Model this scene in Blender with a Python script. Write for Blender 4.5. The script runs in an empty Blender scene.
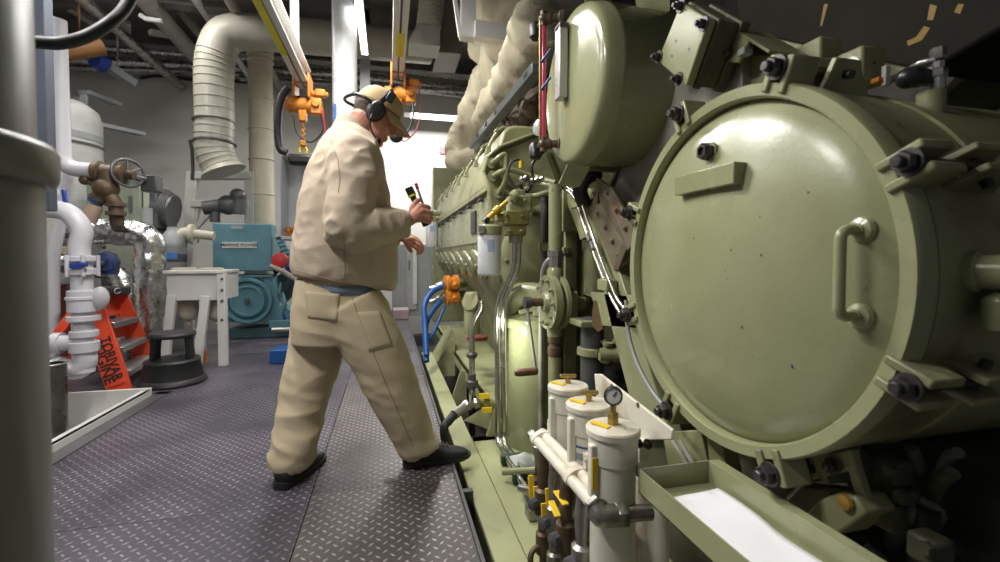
import bpy, bmesh, math, random
from mathutils import Vector, Matrix, noise
random.seed(7)
V = Vector
PI = math.pi
scene = bpy.context.scene
COL = scene.collection

# ---------------------------------------------------------------- camera
F_PX = 455.0
CY_PX = 268.4   # row of the optical axis (the frame is shifted a little)
YAW, PITCH = math.radians(13.81), math.radians(1.43)
CAM = V((0, 0, 1.0))
FWD = V((math.sin(YAW) * math.cos(PITCH), math.cos(YAW) * math.cos(PITCH), -math.sin(PITCH)))
RGT = V((math.cos(YAW), -math.sin(YAW), 0))
UPV = RGT.cross(FWD)
cam_data = bpy.data.cameras.new('camera')
cam = bpy.data.objects.new('camera', cam_data)
COL.objects.link(cam)
cam.matrix_world = Matrix(((RGT.x, UPV.x, -FWD.x, CAM.x), (RGT.y, UPV.y, -FWD.y, CAM.y), (RGT.z, UPV.z, -FWD.z, CAM.z), (0, 0, 0, 1)))
cam_data.sensor_width = 36
cam_data.lens = 36 * F_PX / 1000
cam_data.shift_y = -(281 - CY_PX) / 1000
cam_data.clip_start = 0.05
cam_data.dof.use_dof = True
cam_data.dof.focus_distance = 2.0
cam_data.dof.aperture_fstop = 3.2
scene.camera = cam

# ---------------------------------------------------------------- exposure, world, lamps
scene.view_settings.view_transform = 'Standard'
scene.view_settings.look = 'None'
scene.view_settings.exposure = 0.33
scene.view_settings.gamma = 1.0
scene.view_settings.use_curve_mapping = False
world = bpy.data.worlds.new('world'); scene.world = world
world.use_nodes = True
wbg = world.node_tree.nodes['Background']
wbg.inputs[0].default_value = (0.95, 0.97, 1.0, 1)
wbg.inputs[1].default_value = 0.08

def area(name, loc, size, power, target=None, color=(1, 0.98, 0.93), spread=180):
    l = bpy.data.lights.new(name, 'AREA'); l.shape = 'RECTANGLE'
    l.size, l.size_y = size; l.energy = power; l.color = color; l.spread = math.radians(spread)
    o = bpy.data.objects.new(name, l); COL.objects.link(o); o.location = loc
    d = (V(target) - V(loc)) if target else V((0, 0, -1))
    o.rotation_euler = d.to_track_quat('-Z', 'Y').to_euler()
    return o
LAMPS = [  # far-wall fluorescent, plus unseen lamps added to light the deck: (x, y, z, length along x?, power)
    ((-1.25, 1.05, 2.7), (0.14, 0.6), 40),
    ((-0.75, 2.3, 3.0), (0.16, 0.7), 60),
    ((-0.35, 3.7, 3.3), (0.22, 1.2), 48),
    ((0.90, 8.15, 3.46), (1.2, 0.22), 95),
    ((-3.1, 3.9, 3.7), (0.16, 0.9), 34),
    ((-2.7, 5.6, 4.15), (1.2, 0.22), 60),  # unseen, added to brighten the left wall
]
for p, s, e in LAMPS:
    area('tube_or_added_light', p, s, e)
area('tank_spot_light', (0.52, 2.25, 0.62), (0.08, 0.08), 1.6, (0.75, 2.5, 0.3), (0.95, 1, 0.85))  # unseen lamp that brightens the strainer tank

# ---------------------------------------------------------------- helpers
def at(px, py, X=None, Y=None, Z=None):
    """point of the place seen at photo pixel (px, py) on a plane of the room"""
    d = FWD + RGT * ((px - 500) / F_PX) - UPV * ((py - CY_PX) / F_PX)
    if X is not None: t = X / d.x
    elif Y is not None: t = Y / d.y
    else: t = (Z - CAM.z) / d.z
    return CAM + d * t

def basis(axis, ref=None):
    a = V(axis).normalized()
    r = V(ref) if ref is not None else (V((0, 0, 1)) if abs(a.z) < 0.9 else V((1, 0, 0)))
    u = (r - a * r.dot(a)).normalized()
    return a, u, a.cross(u)

def bez(pts, n=6):
    """Catmull-Rom smoothing of a polyline"""
    P = [V(p) for p in pts]
    if len(P) < 3: return P
    out = []
    Q = [P[0] * 2 - P[1]] + P + [P[-1] * 2 - P[-2]]
    for i in range(1, len(Q) - 2):
        a, b, c, d = Q[i - 1], Q[i], Q[i + 1], Q[i + 2]
        for k in range(n):
            t = k / n
            out.append(0.5 * ((2 * b) + (c - a) * t + (2 * a - 5 * b + 4 * c - d) * t * t + (3 * b - a - 3 * c + d) * t ** 3))
    out.append(P[-1])
    return out

def rounded(pts, rad, n=5):
    """polyline with rounded corners"""
    P = [V(p) for p in pts]; out = [P[0]]
    for i in range(1, len(P) - 1):
        a, b, c = P[i - 1], P[i], P[i + 1]
        r = min(rad, (a - b).length * 0.49, (c - b).length * 0.49)
        s = b + (a - b).normalized() * r; e = b + (c - b).normalized() * r
        for k in range(n + 1):
            t = k / n
            out.append(s * (1 - t) ** 2 + b * 2 * t * (1 - t) + e * t * t)
    out.append(P[-1])
    return out

class MB:
    def __init__(self): self.b = bmesh.new()
    def face(self, vs):
        try: return self.b.faces.new(vs)
        except ValueError: return None
    def box(self, c, s, ax=None):
        """box with centre c, size s; ax = three axes"""
        x, y, z = ax if ax else (V((1, 0, 0)), V((0, 1, 0)), V((0, 0, 1)))
        c = V(c); vs = []
        for k in (-1, 1):
            for j in (-1, 1):
                for i in (-1, 1):
                    vs.append(self.b.verts.new(c + V(x) * (i * s[0] / 2) + V(y) * (j * s[1] / 2) + V(z) * (k * s[2] / 2)))
        for f in ((0, 2, 3, 1), (4, 5, 7, 6), (0, 1, 5, 4), (2, 6, 7, 3), (0, 4, 6, 2), (1, 3, 7, 5)):
            self.face([vs[i] for i in f])
        return self
    def box2(self, a, b):
        a, b = V(a), V(b)
        return self.box((a + b) / 2, [abs(b[i] - a[i]) for i in range(3)])
    def beam(self, p, q, w, h, up=(0, 0, 1)):
        p, q = V(p), V(q); a, u, v = basis(q - p, up)
        return self.box((p + q) / 2, ((q - p).length, h, w), (a, u, v))
    def prism(self, poly, vec):
        vec = V(vec); A = [self.b.verts.new(V(p)) for p in poly]; B = [self.b.verts.new(V(p) + vec) for p in poly]
        n = len(A); self.face(A[::-1]); self.face(B)
        for i in range(n): self.face((A[i], A[(i + 1) % n], B[(i + 1) % n], B[i]))
        return self
    def rings(self, rings, cap=True, closed=False):
        R = [[self.b.verts.new(V(p)) for p in r] for r in rings]; n = len(R[0])
        m = len(R)
        for i in range(m if closed else m - 1):
            A, B = R[i], R[(i + 1) % m]
            for k in range(n): self.face((A[k], A[(k + 1) % n], B[(k + 1) % n], B[k]))
        if cap and not closed: self.face(R[0][::-1]); self.face(R[-1])
        return self
    def tube(self, pts, r, seg=12, closed=False, cap=True, sq=1.0, ref=None):
        P = [V(p) for p in pts]; n = len(P)
        rr = r if isinstance(r, (list, tuple)) else [r] * n
        if len(rr) != n: rr = [rr[0] + (rr[-1] - rr[0]) * i / (n - 1) for i in range(n)]
        T = []
        for i in range(n):
            a = P[i - 1] if (i > 0 or closed) else P[i]; b = P[(i + 1) % n] if (i < n - 1 or closed) else P[i]
            T.append((b - a).normalized())
        _, u, _ = basis(T[0], ref); R = []
        for i in range(n):
            u = (u - T[i] * u.dot(T[i])).normalized(); w = T[i].cross(u)
            R.append([P[i] + (u * math.cos(2 * PI * k / seg) + w * math.sin(2 * PI * k / seg) * sq) * rr[i] for k in range(seg)])
        return self.rings(R, cap, closed)
    def lathe(self, prof, o, axis=(0, 0, 1), seg=28, ref=None, ell=1.0):
        """prof = [(radius, distance along axis)]"""
        a, u, v = basis(axis, ref); o = V(o)
        R = [[o + a * t + (u * math.cos(2 * PI * k / seg) + v * math.sin(2 * PI * k / seg) * ell) * max(r, 1e-4) for k in range(seg)] for r, t in prof]
        return self.rings(R)
    def cyl(self, p, q, r, seg=20, r2=None):
        p, q = V(p), V(q)
        return self.lathe([(r, 0), (r if r2 is None else r2, (q - p).length)], p, q - p, seg)
    def sphere(self, c, r, ax=None, seg=16, rings=10):
        r = r if isinstance(r, (tuple, list)) else (r, r, r)
        x, y, z = ax if ax else (V((1, 0, 0)), V((0, 1, 0)), V((0, 0, 1))); c = V(c); R = []
        for i in range(rings + 1):
            th = PI * i / rings; s = max(math.sin(th), 1e-3)
            R.append([c + V(x) * (r[0] * s * math.cos(2 * PI * k / seg)) + V(y) * (r[1] * s * math.sin(2 * PI * k / seg)) - V(z) * (r[2] * math.cos(th)) for k in range(seg)])
        return self.rings(R)
    def hexnut(self, c, axis, r, h):
        return self.lathe([(r * 0.9, 0), (r, h * 0.12), (r, h * 0.85), (r * 0.88, h)], c, axis, 6)
    def bolt(self, c, axis, r, h=None, washer=True):
        a = V(axis).normalized(); c = V(c); h = h or r * 1.1
        if washer: self.lathe([(r * 1.5, 0), (r * 1.5, r * 0.25)], c, a, 16)
        self.hexnut(c + a * (r * 0.25), a, r, h)
        return self.lathe([(r * 0.55, 0), (r * 0.55, h * 0.5), (r * 0.4, h * 0.6)], c + a * (h + r * 0.2), a, 12)
    def ring(self, c, axis, R, r, seg=32, s2=10, a0=0, a1=2 * PI, ref=None):
        a, u, v = basis(axis, ref); c = V(c); full = abs(a1 - a0 - 2 * PI) < 1e-4
        n = seg if full else seg + 1
        P = [c + (u * math.cos(a0 + (a1 - a0) * k / seg) + v * math.sin(a0 + (a1 - a0) * k / seg)) * R for k in range(n)]
        return self.tube(P, r, s2, closed=full)
    def build(self, name, mat, parent=None, label=None, cat=None, group=None, kind=None, bevel=0, smooth=38):
        bmesh.ops.recalc_face_normals(self.b, faces=self.b.faces)
        me = bpy.data.meshes.new(name)
        vs = [v.co for v in self.b.verts]
        if parent is not None:
            off = V(parent.location)
            p = parent.parent
            while p is not None: off += V(p.location); p = p.parent
        else:
            lo = V([min(v[i] for v in vs) for i in range(3)]); hi = V([max(v[i] for v in vs) for i in range(3)])
            off = V(((lo.x + hi.x) / 2, (lo.y + hi.y) / 2, lo.z))
        for v in self.b.verts: v.co -= off
        self.b.to_mesh(me); self.b.free()
        if smooth:
            me.polygons.foreach_set('use_smooth', [True] * len(me.polygons))
            me.set_sharp_from_angle(angle=math.radians(smooth))
        me.materials.append(mat)
        o = bpy.data.objects.new(name, me); COL.objects.link(o)
        if parent is not None: o.parent = parent
        else: o.location = off
        if bevel:
            m = o.modifiers.new('bevel', 'BEVEL'); m.width = bevel; m.segments = 2; m.limit_method = 'ANGLE'; m.angle_limit = math.radians(40)
        tag(o, label, cat, group, kind)
        return o

def tag(o, label=None, cat=None, group=None, kind=None):
    if label: o['label'] = label
    if cat: o['category'] = cat
    if group: o['group'] = group
    if kind: o['kind'] = kind
    return o

def thing(name, label, cat, loc=(0, 0, 0), group=None):
    o = bpy.data.objects.new(name, None); COL.objects.link(o); o.location = V(loc)
    o.empty_display_size = 0.1
    return tag(o, label, cat, group)

def copy_tree(o, delta=None, label=None, parent=None):
    c = o.copy(); COL.objects.link(c)
    if parent is not None: c.parent = parent
    if delta is not None: c.location = V(o.location) + V(delta)
    if label: c['label'] = label
    for ch in list(o.children): copy_tree(ch, None, None, c)
    return c

def text(body, name, mat, o, xdir, ydir, h, parent=None, depth=0.0008, align='CENTER', width=None):
    cu = bpy.data.curves.new('text', 'FONT'); cu.body = body; cu.align_x = align; cu.align_y = 'CENTER'; cu.size = 1.0; cu.extrude = 0.01; cu.offset = 0.018
    tmp = bpy.data.objects.new('text', cu); COL.objects.link(tmp)
    dg = bpy.context.evaluated_depsgraph_get()
    me = bpy.data.meshes.new_from_object(tmp.evaluated_get(dg))
    bpy.data.objects.remove(tmp)
    xs = [v.co.x for v in me.vertices]; w = max(xs) - min(xs)
    x = V(xdir).normalized(); y = V(ydir).normalized(); z = x.cross(y)
    sx = (width / w) if width else h
    m = MB(); vs = [m.b.verts.new(V(o) + x * (v.co.x * sx) + y * (v.co.y * h) + z * (v.co.z * 0.04)) for v in me.vertices]
    for p in me.polygons: m.face([vs[i] for i in p.vertices])
    return m.build(name, mat, parent, smooth=0)

# ---------------------------------------------------------------- materials
def paint(name, col, rough=0.45, metal=0.0, var=0.12, scale=6.0, bump=0.0, bscale=60, chip=None, chips=0.0, stain=None, stains=0.0, coat=0.0):
    m = bpy.data.materials.new(name); m.use_nodes = True
    nt = m.node_tree; N = nt.nodes; L = nt.links; b = N['Principled BSDF']
    tc = N.new('ShaderNodeTexCoord')
    def nz(sc, det=5):
        n = N.new('ShaderNodeTexNoise'); n.inputs['Scale'].default_value = sc; n.inputs['Detail'].default_value = det
        L.new(tc.outputs['Object'], n.inputs['Vector']); return n
    def ramp(src, a, c):
        r = N.new('ShaderNodeMapRange'); r.inputs[1].default_value = a; r.inputs[2].default_value = c; L.new(src, r.inputs[0]); return r.outputs[0]
    def mix(fac, A, B):
        x = N.new('ShaderNodeMix'); x.data_type = 'RGBA'
        L.new(fac, x.inputs[0])
        for i, s in ((6, A), (7, B)):
            if isinstance(s, tuple): x.inputs[i].default_value = (*s, 1)
            else: L.new(s, x.inputs[i])
        return x.outputs[2]
    n1 = nz(scale)
    lo = tuple(max(c * (1 - var), 0) for c in col); hi = tuple(min(c * (1 + var), 1) for c in col)
    out = mix(ramp(n1.outputs[0], 0.3, 0.7), lo, hi)
    if stain:
        n2 = nz(scale * 0.7, 8)
        out = mix(ramp(n2.outputs[0], 0.62 - stains * 0.2, 0.8 - stains * 0.1), out, stain)
    if chip:
        n3 = nz(scale * 5, 3)
        out = mix(ramp(n3.outputs[0], 0.76 - chips * 0.12, 0.77 - chips * 0.12), out, chip)
    L.new(out, b.inputs['Base Color'])
    b.inputs['Metallic'].default_value = metal
    rr = N.new('ShaderNodeMapRange'); rr.inputs[1].default_value = 0.3; rr.inputs[2].default_value = 0.7
    rr.inputs[3].default_value = max(rough - 0.07, 0.02); rr.inputs[4].default_value = min(rough + 0.1, 1)
    L.new(n1.outputs[0], rr.inputs[0]); L.new(rr.outputs[0], b.inputs['Roughness'])
    if coat: b.inputs['Coat Weight'].default_value = coat; b.inputs['Coat Roughness'].default_value = 0.12
    if bump:
        n4 = nz(bscale, 4); bm = N.new('ShaderNodeBump'); bm.inputs['Strength'].default_value = bump; bm.inputs['Distance'].default_value = 0.01
        L.new(n4.outputs[0], bm.inputs['Height']); L.new(bm.outputs[0], b.inputs['Normal'])
    return m

def emit(name, col, s):
    m = bpy.data.materials.new(name); m.use_nodes = True; b = m.node_tree.nodes['Principled BSDF']
    b.inputs['Base Color'].default_value = (*col, 1); b.inputs['Emission Color'].default_value = (*col, 1); b.inputs['Emission Strength'].default_value = s
    return m

def tread_plate(name, col, pitch=0.034):
    m = bpy.data.materials.new(name); m.use_nodes = True
    nt = m.node_tree; N = nt.nodes; L = nt.links; b = N['Principled BSDF']
    tc = N.new('ShaderNodeTexCoord'); sep = N.new('ShaderNodeSeparateXYZ'); L.new(tc.outputs['Object'], sep.inputs[0])
    def M(op, a, c=None, d=None):
        n = N.new('ShaderNodeMath'); n.operation = op
        for i, s in enumerate((a, c, d)):
            if s is None: continue
            if isinstance(s, (int, float)): n.inputs[i].default_value = s
            else: L.new(s, n.inputs[i])
        return n.outputs[0]
    x, y = sep.outputs[0], sep.outputs[1]
    k = 1 / (pitch * 1.414)
    u = M('MULTIPLY', M('ADD', x, y), k); v = M('MULTIPLY', M('SUBTRACT', x, y), k)
    par = M('MODULO', M('ADD', M('ADD', M('FLOOR', u), M('FLOOR', v)), 2000), 2)
    fu = M('SUBTRACT', M('FRACT', u), 0.5); fv = M('SUBTRACT', M('FRACT', v), 0.5)
    ipar = M('SUBTRACT', 1, par)
    a = M('ADD', M('MULTIPLY', fu, par), M('MULTIPLY', fv, ipar)); c = M('ADD', M('MULTIPLY', fv, par), M('MULTIPLY', fu, ipar))
    d = M('ADD', M('POWER', M('MULTIPLY', M('ABSOLUTE', a), 2.1), 1.5), M('MULTIPLY', M('ABSOLUTE', c), 5.5))
    h = N.new('ShaderNodeMapRange'); h.interpolation_type = 'SMOOTHSTEP'; h.inputs[1].default_value = 1.0; h.inputs[2].default_value = 0.45; L.new(d, h.inputs[0])
    n1 = N.new('ShaderNodeTexNoise'); n1.inputs['Scale'].default_value = 2.2; n1.inputs['Detail'].default_value = 7; L.new(tc.outputs['Object'], n1.inputs['Vector'])
    r = N.new('ShaderNodeMapRange'); r.inputs[1].default_value = 0.3; r.inputs[2].default_value = 0.7; r.inputs[3].default_value = 0.75; r.inputs[4].default_value = 1.25; L.new(n1.outputs[0], r.inputs[0])
    mx = N.new('ShaderNodeMix'); mx.data_type = 'RGBA'; L.new(h.outputs[0], mx.inputs[0])
    mx.inputs[6].default_value = (*col, 1); mx.inputs[7].default_value = (*[min(q * 4.6, 1) for q in col], 1)  # lighter treads: polished wear, with their highlights put into the colour
    sc = N.new('ShaderNodeVectorMath'); sc.operation = 'SCALE'; L.new(mx.outputs[2], sc.inputs[0]); L.new(r.outputs[0], sc.inputs['Scale'])
    L.new(sc.outputs[0], b.inputs['Base Color'])
    b.inputs['Metallic'].default_value = 0.35
    L.new(M('SUBTRACT', M('MULTIPLY', r.outputs[0], 0.42), M('MULTIPLY', h.outputs[0], 0.12)), b.inputs['Roughness'])
    bm = N.new('ShaderNodeBump'); bm.inputs['Strength'].default_value = 0.9; bm.inputs['Distance'].default_value = 0.004
    L.new(h.outputs[0], bm.inputs['Height']); L.new(bm.outputs[0], b.inputs['Normal'])
    return m

OLIVE_C = (0.275, 0.285, 0.158)
OLIVE = paint('olive_enamel', OLIVE_C, 0.22, var=0.09, scale=4, bump=0.03, bscale=70, chip=(0.06, 0.06, 0.07), chips=0.06, stain=(0.19, 0.19, 0.12), stains=0.1)
OLIVE2 = paint('olive_enamel_worn', (0.265, 0.265, 0.14), 0.42, var=0.2, scale=7, stain=(0.09, 0.08, 0.045), stains=0.5, chip=(0.10, 0.08, 0.06), chips=0.3)
OLIVE_BASE = paint('olive_base_paint', (0.36, 0.37, 0.20), 0.42, var=0.12, scale=5, stain=(0.16, 0.15, 0.08), stains=0.35, chip=(0.08, 0.07, 0.05), chips=0.25)
OLIVE_DK = paint('dark_olive', (0.10, 0.10, 0.06), 0.5, var=0.3, scale=8, stain=(0.03, 0.03, 0.02), stains=0.8)  # darker olive with a near-black mottle
BLACK = paint('black_rubber', (0.012, 0.012, 0.013), 0.5, var=0.2)
BLACKP = paint('black_plastic', (0.02, 0.02, 0.022), 0.38, var=0.15)
NEAR_BLACK = paint('near_black_coat', (0.018, 0.017, 0.015), 0.7, var=0.5, scale=10)  # near-black colour for the lower floor and the shaded machinery
STEEL = paint('bare_steel', (0.45, 0.44, 0.42), 0.32, 0.9, var=0.15, scale=14)
STAIN = paint('stainless_tube', (0.68, 0.67, 0.62), 0.2, 1.0, var=0.06, scale=20)
NUT = paint('dark_nut_steel', (0.075, 0.07, 0.072), 0.4, 0.7, var=0.4, scale=40)
GREYPL = paint('grey_steel_plate', (0.33, 0.315, 0.285), 0.5, 0.1, var=0.15, scale=5, stain=(0.14, 0.11, 0.08), stains=0.3)
RUST = paint('rusty_plate', (0.14, 0.115, 0.07), 0.65, var=0.25, scale=12, stain=(0.13, 0.06, 0.03), stains=0.6)
BRASS = paint('brass', (0.42, 0.30, 0.10), 0.38, 0.8, var=0.2, scale=30)
BRONZE = paint('bronze_valve', (0.115, 0.078, 0.05), 0.5, 0.4, var=0.3, scale=15)
WHITE = paint('white_enamel', (0.62, 0.61, 0.60), 0.35, var=0.04, scale=5, stain=(0.48, 0.43, 0.36), stains=0.0)
WHITEW = paint('white_wall_paint', (0.62, 0.61, 0.58), 0.5, var=0.04, scale=1.2, bump=0.03, bscale=5)
PVC = paint('white_pvc', (0.56, 0.55, 0.60), 0.35, var=0.04, scale=5)
CREAM = paint('cream_lagging', (0.62, 0.56, 0.41), 0.8, var=0.2, scale=5, bump=0.4, bscale=30, stain=(0.30, 0.23, 0.15), stains=0.12)
CREAM_LT = paint('cream_jacket', (0.50, 0.46, 0.36), 0.7, var=0.1, scale=5, bump=0.2, bscale=30, stain=(0.36, 0.31, 0.2), stains=0.2)
CREAMP = paint('cream_pipe', (0.50, 0.47, 0.38), 0.55, var=0.08, scale=5, stain=(0.33, 0.28, 0.18), stains=0.25)
GREYP = paint('grey_paint', (0.30, 0.31, 0.32), 0.42, var=0.08, scale=4)
DGREY = paint('dark_grey_steel', (0.085, 0.085, 0.09), 0.45, 0.2, var=0.2, scale=6)
FOIL = paint('aluminium_foil', (0.6, 0.6, 0.6), 0.25, 1.0, var=0.1, scale=20, bump=0.9, bscale=22)
ORANGE = paint('orange_fibreglass', (0.72, 0.07, 0.025), 0.4, var=0.08)
HOIST = paint('orange_hoist_paint', (0.58, 0.20, 0.02), 0.4, var=0.2, scale=20, stain=(0.25, 0.1, 0.03), stains=0.3)
BLUEM = paint('teal_blue_machine_paint', (0.10, 0.23, 0.28), 0.42, var=0.1, scale=6)
BLUE = paint('blue_rubber', (0.008, 0.075, 0.28), 0.4, var=0.1)
BLUEH = paint('blue_handle', (0.02, 0.05, 0.30), 0.4, var=0.1)
RED = paint('red_plastic', (0.55, 0.03, 0.03), 0.4, var=0.1)
YELLOW = paint('yellow_tag', (0.78, 0.52, 0.02), 0.45, var=0.05)
SILVERSTEP = paint('ribbed_aluminium', (0.5, 0.5, 0.5), 0.35, 0.8, var=0.1)
WOOD = paint('worn_wood_grip', (0.12, 0.055, 0.028), 0.5, var=0.3, scale=20)
PAPER = paint('white_paper', (0.78, 0.78, 0.82), 0.7, var=0.02, bump=0.12, bscale=14)
PRINT = paint('black_print', (0.015, 0.015, 0.015), 0.5, var=0)
PRINTB = paint('blue_print', (0.03, 0.09, 0.30), 0.5, var=0)
TREAD = tread_plate('tread_plate', (0.075, 0.067, 0.084))
TREAD2 = tread_plate('tread_plate_worn', (0.10, 0.088, 0.09))
CEILM = paint('dark_ceiling', (0.15, 0.14, 0.13), 0.7, var=0.4, scale=3)
TUBE_E = emit('fluorescent_tube', (1.0, 0.98, 0.92), 6.0)
# ================================================================ the room
def S(o): return tag(o, kind='structure')
XL, XR, YB, ZC = -5.4, 3.6, 9.0, 4.4
S(MB().box2((XL, YB, -0.6), (XR, YB + 0.12, ZC)).build('wall_back', WHITEW))
S(MB().box2((XL - 0.12, -1.5, -0.6), (XL, YB, ZC)).build('wall_left', WHITEW))
S(MB().box2((XR, -1.5, -0.6), (XR + 0.12, YB, ZC)).build('wall_right', CEILM))
S(MB().box2((XL, -1.5, ZC), (XR, YB, ZC + 0.1)).build('ceiling', CEILM))
S(MB().box2((XL, -1.5, -0.62), (XR, YB, -0.5)).build('floor', NEAR_BLACK))
# tread plate decking
def plate(x0, x1, y0, y1, mat=TREAD, z=0.0, hole=None):
    m = MB(); g = 0.0015
    m.box2((x0 + g, y0 + g, z - 0.012), (x1 - g, y1 - g, z))
    return S(m.build('floor', mat, bevel=0.0015))
plate(-1.57, -0.32, 0.2, 1.97); plate(-1.57, -0.32, 1.97, 3.77); plate(-3.6, -0.32, 3.77, 5.2)
plate(-0.32, 0.29, 0.2, 2.03, TREAD2); plate(-0.32, 0.29, 2.03, 3.9, TREAD2); plate(-0.32, 0.29, 3.9, 8.9, TREAD)
plate(-4.6, -0.32, 5.2, 8.9)
S(MB().lathe([(0.024, 0), (0.024, 0.002)], (0.0, 2.07, 0.0), (0, 0, 1), 20).build('trim_1', BLACK))
S(MB().lathe([(0.017, 0), (0.017, 0.002)], (-0.02, 3.05, 0.0), (0, 0, 1), 20).build('trim_2', BLACK))
# deck edge angle, gutter edge
S(MB().box2((0.29, 0.2, -0.06), (0.305, 8.9, 0.004)).build('trim_3', DGREY, bevel=0.002))
S(MB().box2((-1.66, 0.2, -0.05), (-1.57, 3.84, 0.006)).box2((-2.4, 3.77, -0.05), (-1.57, 3.86, 0.006)).build('trim_4', DGREY, bevel=0.003))
S(MB().box2((0.31, 1.93, -0.2), (0.355, 1.96, -0.02)).build('trim_5', DGREY))
# dark beams under the ceiling
for i, y in enumerate((2.6, 3.9, 5.2, 6.5, 7.8)):
    S(MB().box2((XL, y, ZC - 0.28), (XR, y + 0.03, ZC)).box2((XL, y - 0.07, ZC - 0.30), (XR, y + 0.1, ZC - 0.27)).build('trim_%d' % (6 + i), CEILM))

# ---------------------------------------------------------------- white drip tray at the gutter
m = MB()
t = thing('drip_tray', 'white painted steel drip tray sunk beside the walkway at left', 'tray', (-2.1, 3.0, -0.22))
m.box2((-2.55, 2.1, -0.20), (-1.67, 3.74, -0.185)); m.build('tray_bottom', WHITE, t)
m = MB(); m.box2((-1.69, 2.1, -0.2), (-1.66, 3.76, 0.045)); m.box2((-1.72, 2.1, 0.03), (-1.66, 3.76, 0.045)); m.build('side_rim', WHITE, t, bevel=0.002)
m = MB(); m.box2((-2.55, 3.74, -0.2), (-1.66, 3.765, 0.06)); m.build('end_rim', WHITE, t, bevel=0.002)
m = MB(); m.box2((-2.55, 2.95, -0.2), (-1.69, 2.965, -0.06)); m.build('divider', WHITE, t)

# ---------------------------------------------------------------- steel column at the left edge
cx, cy = -0.522, 0.62
COLM = paint('column_grey', (0.20, 0.205, 0.20), 0.35, var=0.1)
t = thing('steel_column', 'blurred grey steel column with a flange collar at the left edge', 'column', (cx, cy, 0))
MB().lathe([(0.128, 0), (0.128, 1.09), (0.122, 1.10), (0.122, 3.2)], (cx, cy, 0), seg=40).build('post', COLM, t)
MB().lathe([(0.125, 1.085), (0.139, 1.088), (0.142, 1.096), (0.142, 1.124), (0.137, 1.133), (0.12, 1.137)], (cx, cy, 0), seg=40).build('flange_collar', COLM, t, smooth=60)

# dark steel post just behind the column
a = at(30, 170, Y=2.6); b = at(48, 170, Y=2.6)
MB().box2((a.x, 2.6, 1.22), (b.x, 2.66, ZC)).build('steel_post', paint('slate_steel', (0.06, 0.07, 0.095), 0.45), None,
    'dark slate steel drop post hanging behind the grey column', 'post', bevel=0.003)

# ---------------------------------------------------------------- white plastic pipe stack
t = thing('pvc_pipe', 'white plastic drain pipe stack with elbows and unions by the ladder', 'pipe', at(84, 372, Y=3.5))
def pc(px, py): return at(px, py, Y=3.5)
c0 = pc(85, 250); X0, Y0 = c0.x, 3.5
zt = lambda py: pc(85, py).z
m = MB()
el = [pc(30, 208), pc(52, 209), pc(66, 212), pc(76, 220), pc(82, 232), V((X0 - 0.03, Y0, zt(246))), V((X0 - 0.03, Y0, zt(262)))]
m.tube(bez(el, 5), 0.058, 20); m.build('elbow', PVC, t)
m = MB(); m.lathe([(0.058, zt(372)), (0.058, zt(255))], (X0 - 0.02, Y0, 0), seg=24); m.build('riser', PVC, t)
for a, b, r in ((256, 262, 0.078), (268, 275, 0.082), (290, 312, 0.082), (296, 300, 0.09), (315, 321, 0.088), (330, 337, 0.075), (341, 352, 0.078)):
    MB().lathe([(r * 0.9, zt(b)), (r, zt(b) + 0.006), (r, zt(a) - 0.006), (r * 0.9, zt(a))], (X0 - 0.015, Y0, 0), seg=24).build('coupling', PVC, t)
for py in (342, 366):
    p = V((X0 - 0.015, Y0, zt(py))); q = p + V((-0.42, -0.02, -0.0))
    MB().tube([p, q], 0.05, 18).build('branch', PVC, t)
    for d in (0.12, 0.2): MB().cyl(p + V((-d, 0, 0)), p + V((-d - 0.045, -0.0, 0)), 0.066).build('coupling', PVC, t)
m = MB(); m.tube(bez([V((X0 - 0.015, Y0, zt(352))), V((X0 - 0.012, Y0, zt(362))), V((X0 - 0.05, Y0, zt(369))), V((X0 - 0.12, Y0, zt(368)))], 5), 0.062, 18); m.build('elbow', PVC, t)
MB().sphere(pc(100, 298), (0.05, 0.05, 0.075)).build('cleanout_plug', PVC, t)
h = MB(); h.beam(pc(80, 266) + V((0, -0.09, 0)), pc(96, 264) + V((0, -0.09, 0)), 0.03, 0.03); h.build('valve_handle', BLUEH, t, label='blue lever handle', bevel=0.006)
# flange with bolts
for k in range(6):
    an = k * PI / 3; p = V((X0 - 0.015 + 0.086 * math.cos(an), Y0 + 0.086 * math.sin(an), zt(276)))
    MB().cyl(p, p + V((0, 0, zt(255) - zt(276))), 0.011, 8).build('flange_bolt', PVC, t)
# small ball valve above the elbow
t = thing('plastic_valve', 'small white plastic union valve standing on the elbow pipe', 'valve', pc(47, 204))
p = pc(47, 205)
MB().lathe([(0.03, 0), (0.03, 0.06), (0.06, 0.065), (0.06, 0.1), (0.035, 0.105), (0.035, 0.13), (0.055, 0.135), (0.055, 0.17), (0.03, 0.175), (0.03, 0.22)], p, seg=18).build('body', PVC, t)
h = MB(); h.beam(p + V((0.09, 0, 0.1)), p + V((0.10, 0, -0.0)), 0.022, 0.022); h.build('lever', BLUEH, t, label='blue lever', bevel=0.004)

# upper white pipe with a long elbow into the bronze valve
Yp = 4.3
def pu(px, py): return at(px, py, Y=Yp)
t = thing('white_pipe', 'white pipe dropping from the ceiling and bending into the bronze valve', 'pipe', pu(60, 170))
m = MB(); m.tube(rounded([pu(57, 20), pu(62, 168), pu(96, 171)], 0.16, 8), 0.06, 20); m.build('pipe', PVC, t)
MB().cyl(pu(92, 170.6), pu(98, 171), 0.068).build('coupling', PVC, t)
q_ = at(53, 255, Y=4.5); MB().tube([V((q_.x - 0.02, 4.5, 0.0)), q_, at(71, 172, Y=4.5)], 0.045, 16).build('drain_pipe', PVC, None, 'thin white pipe slanting down behind the plastic valve', 'pipe')

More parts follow.
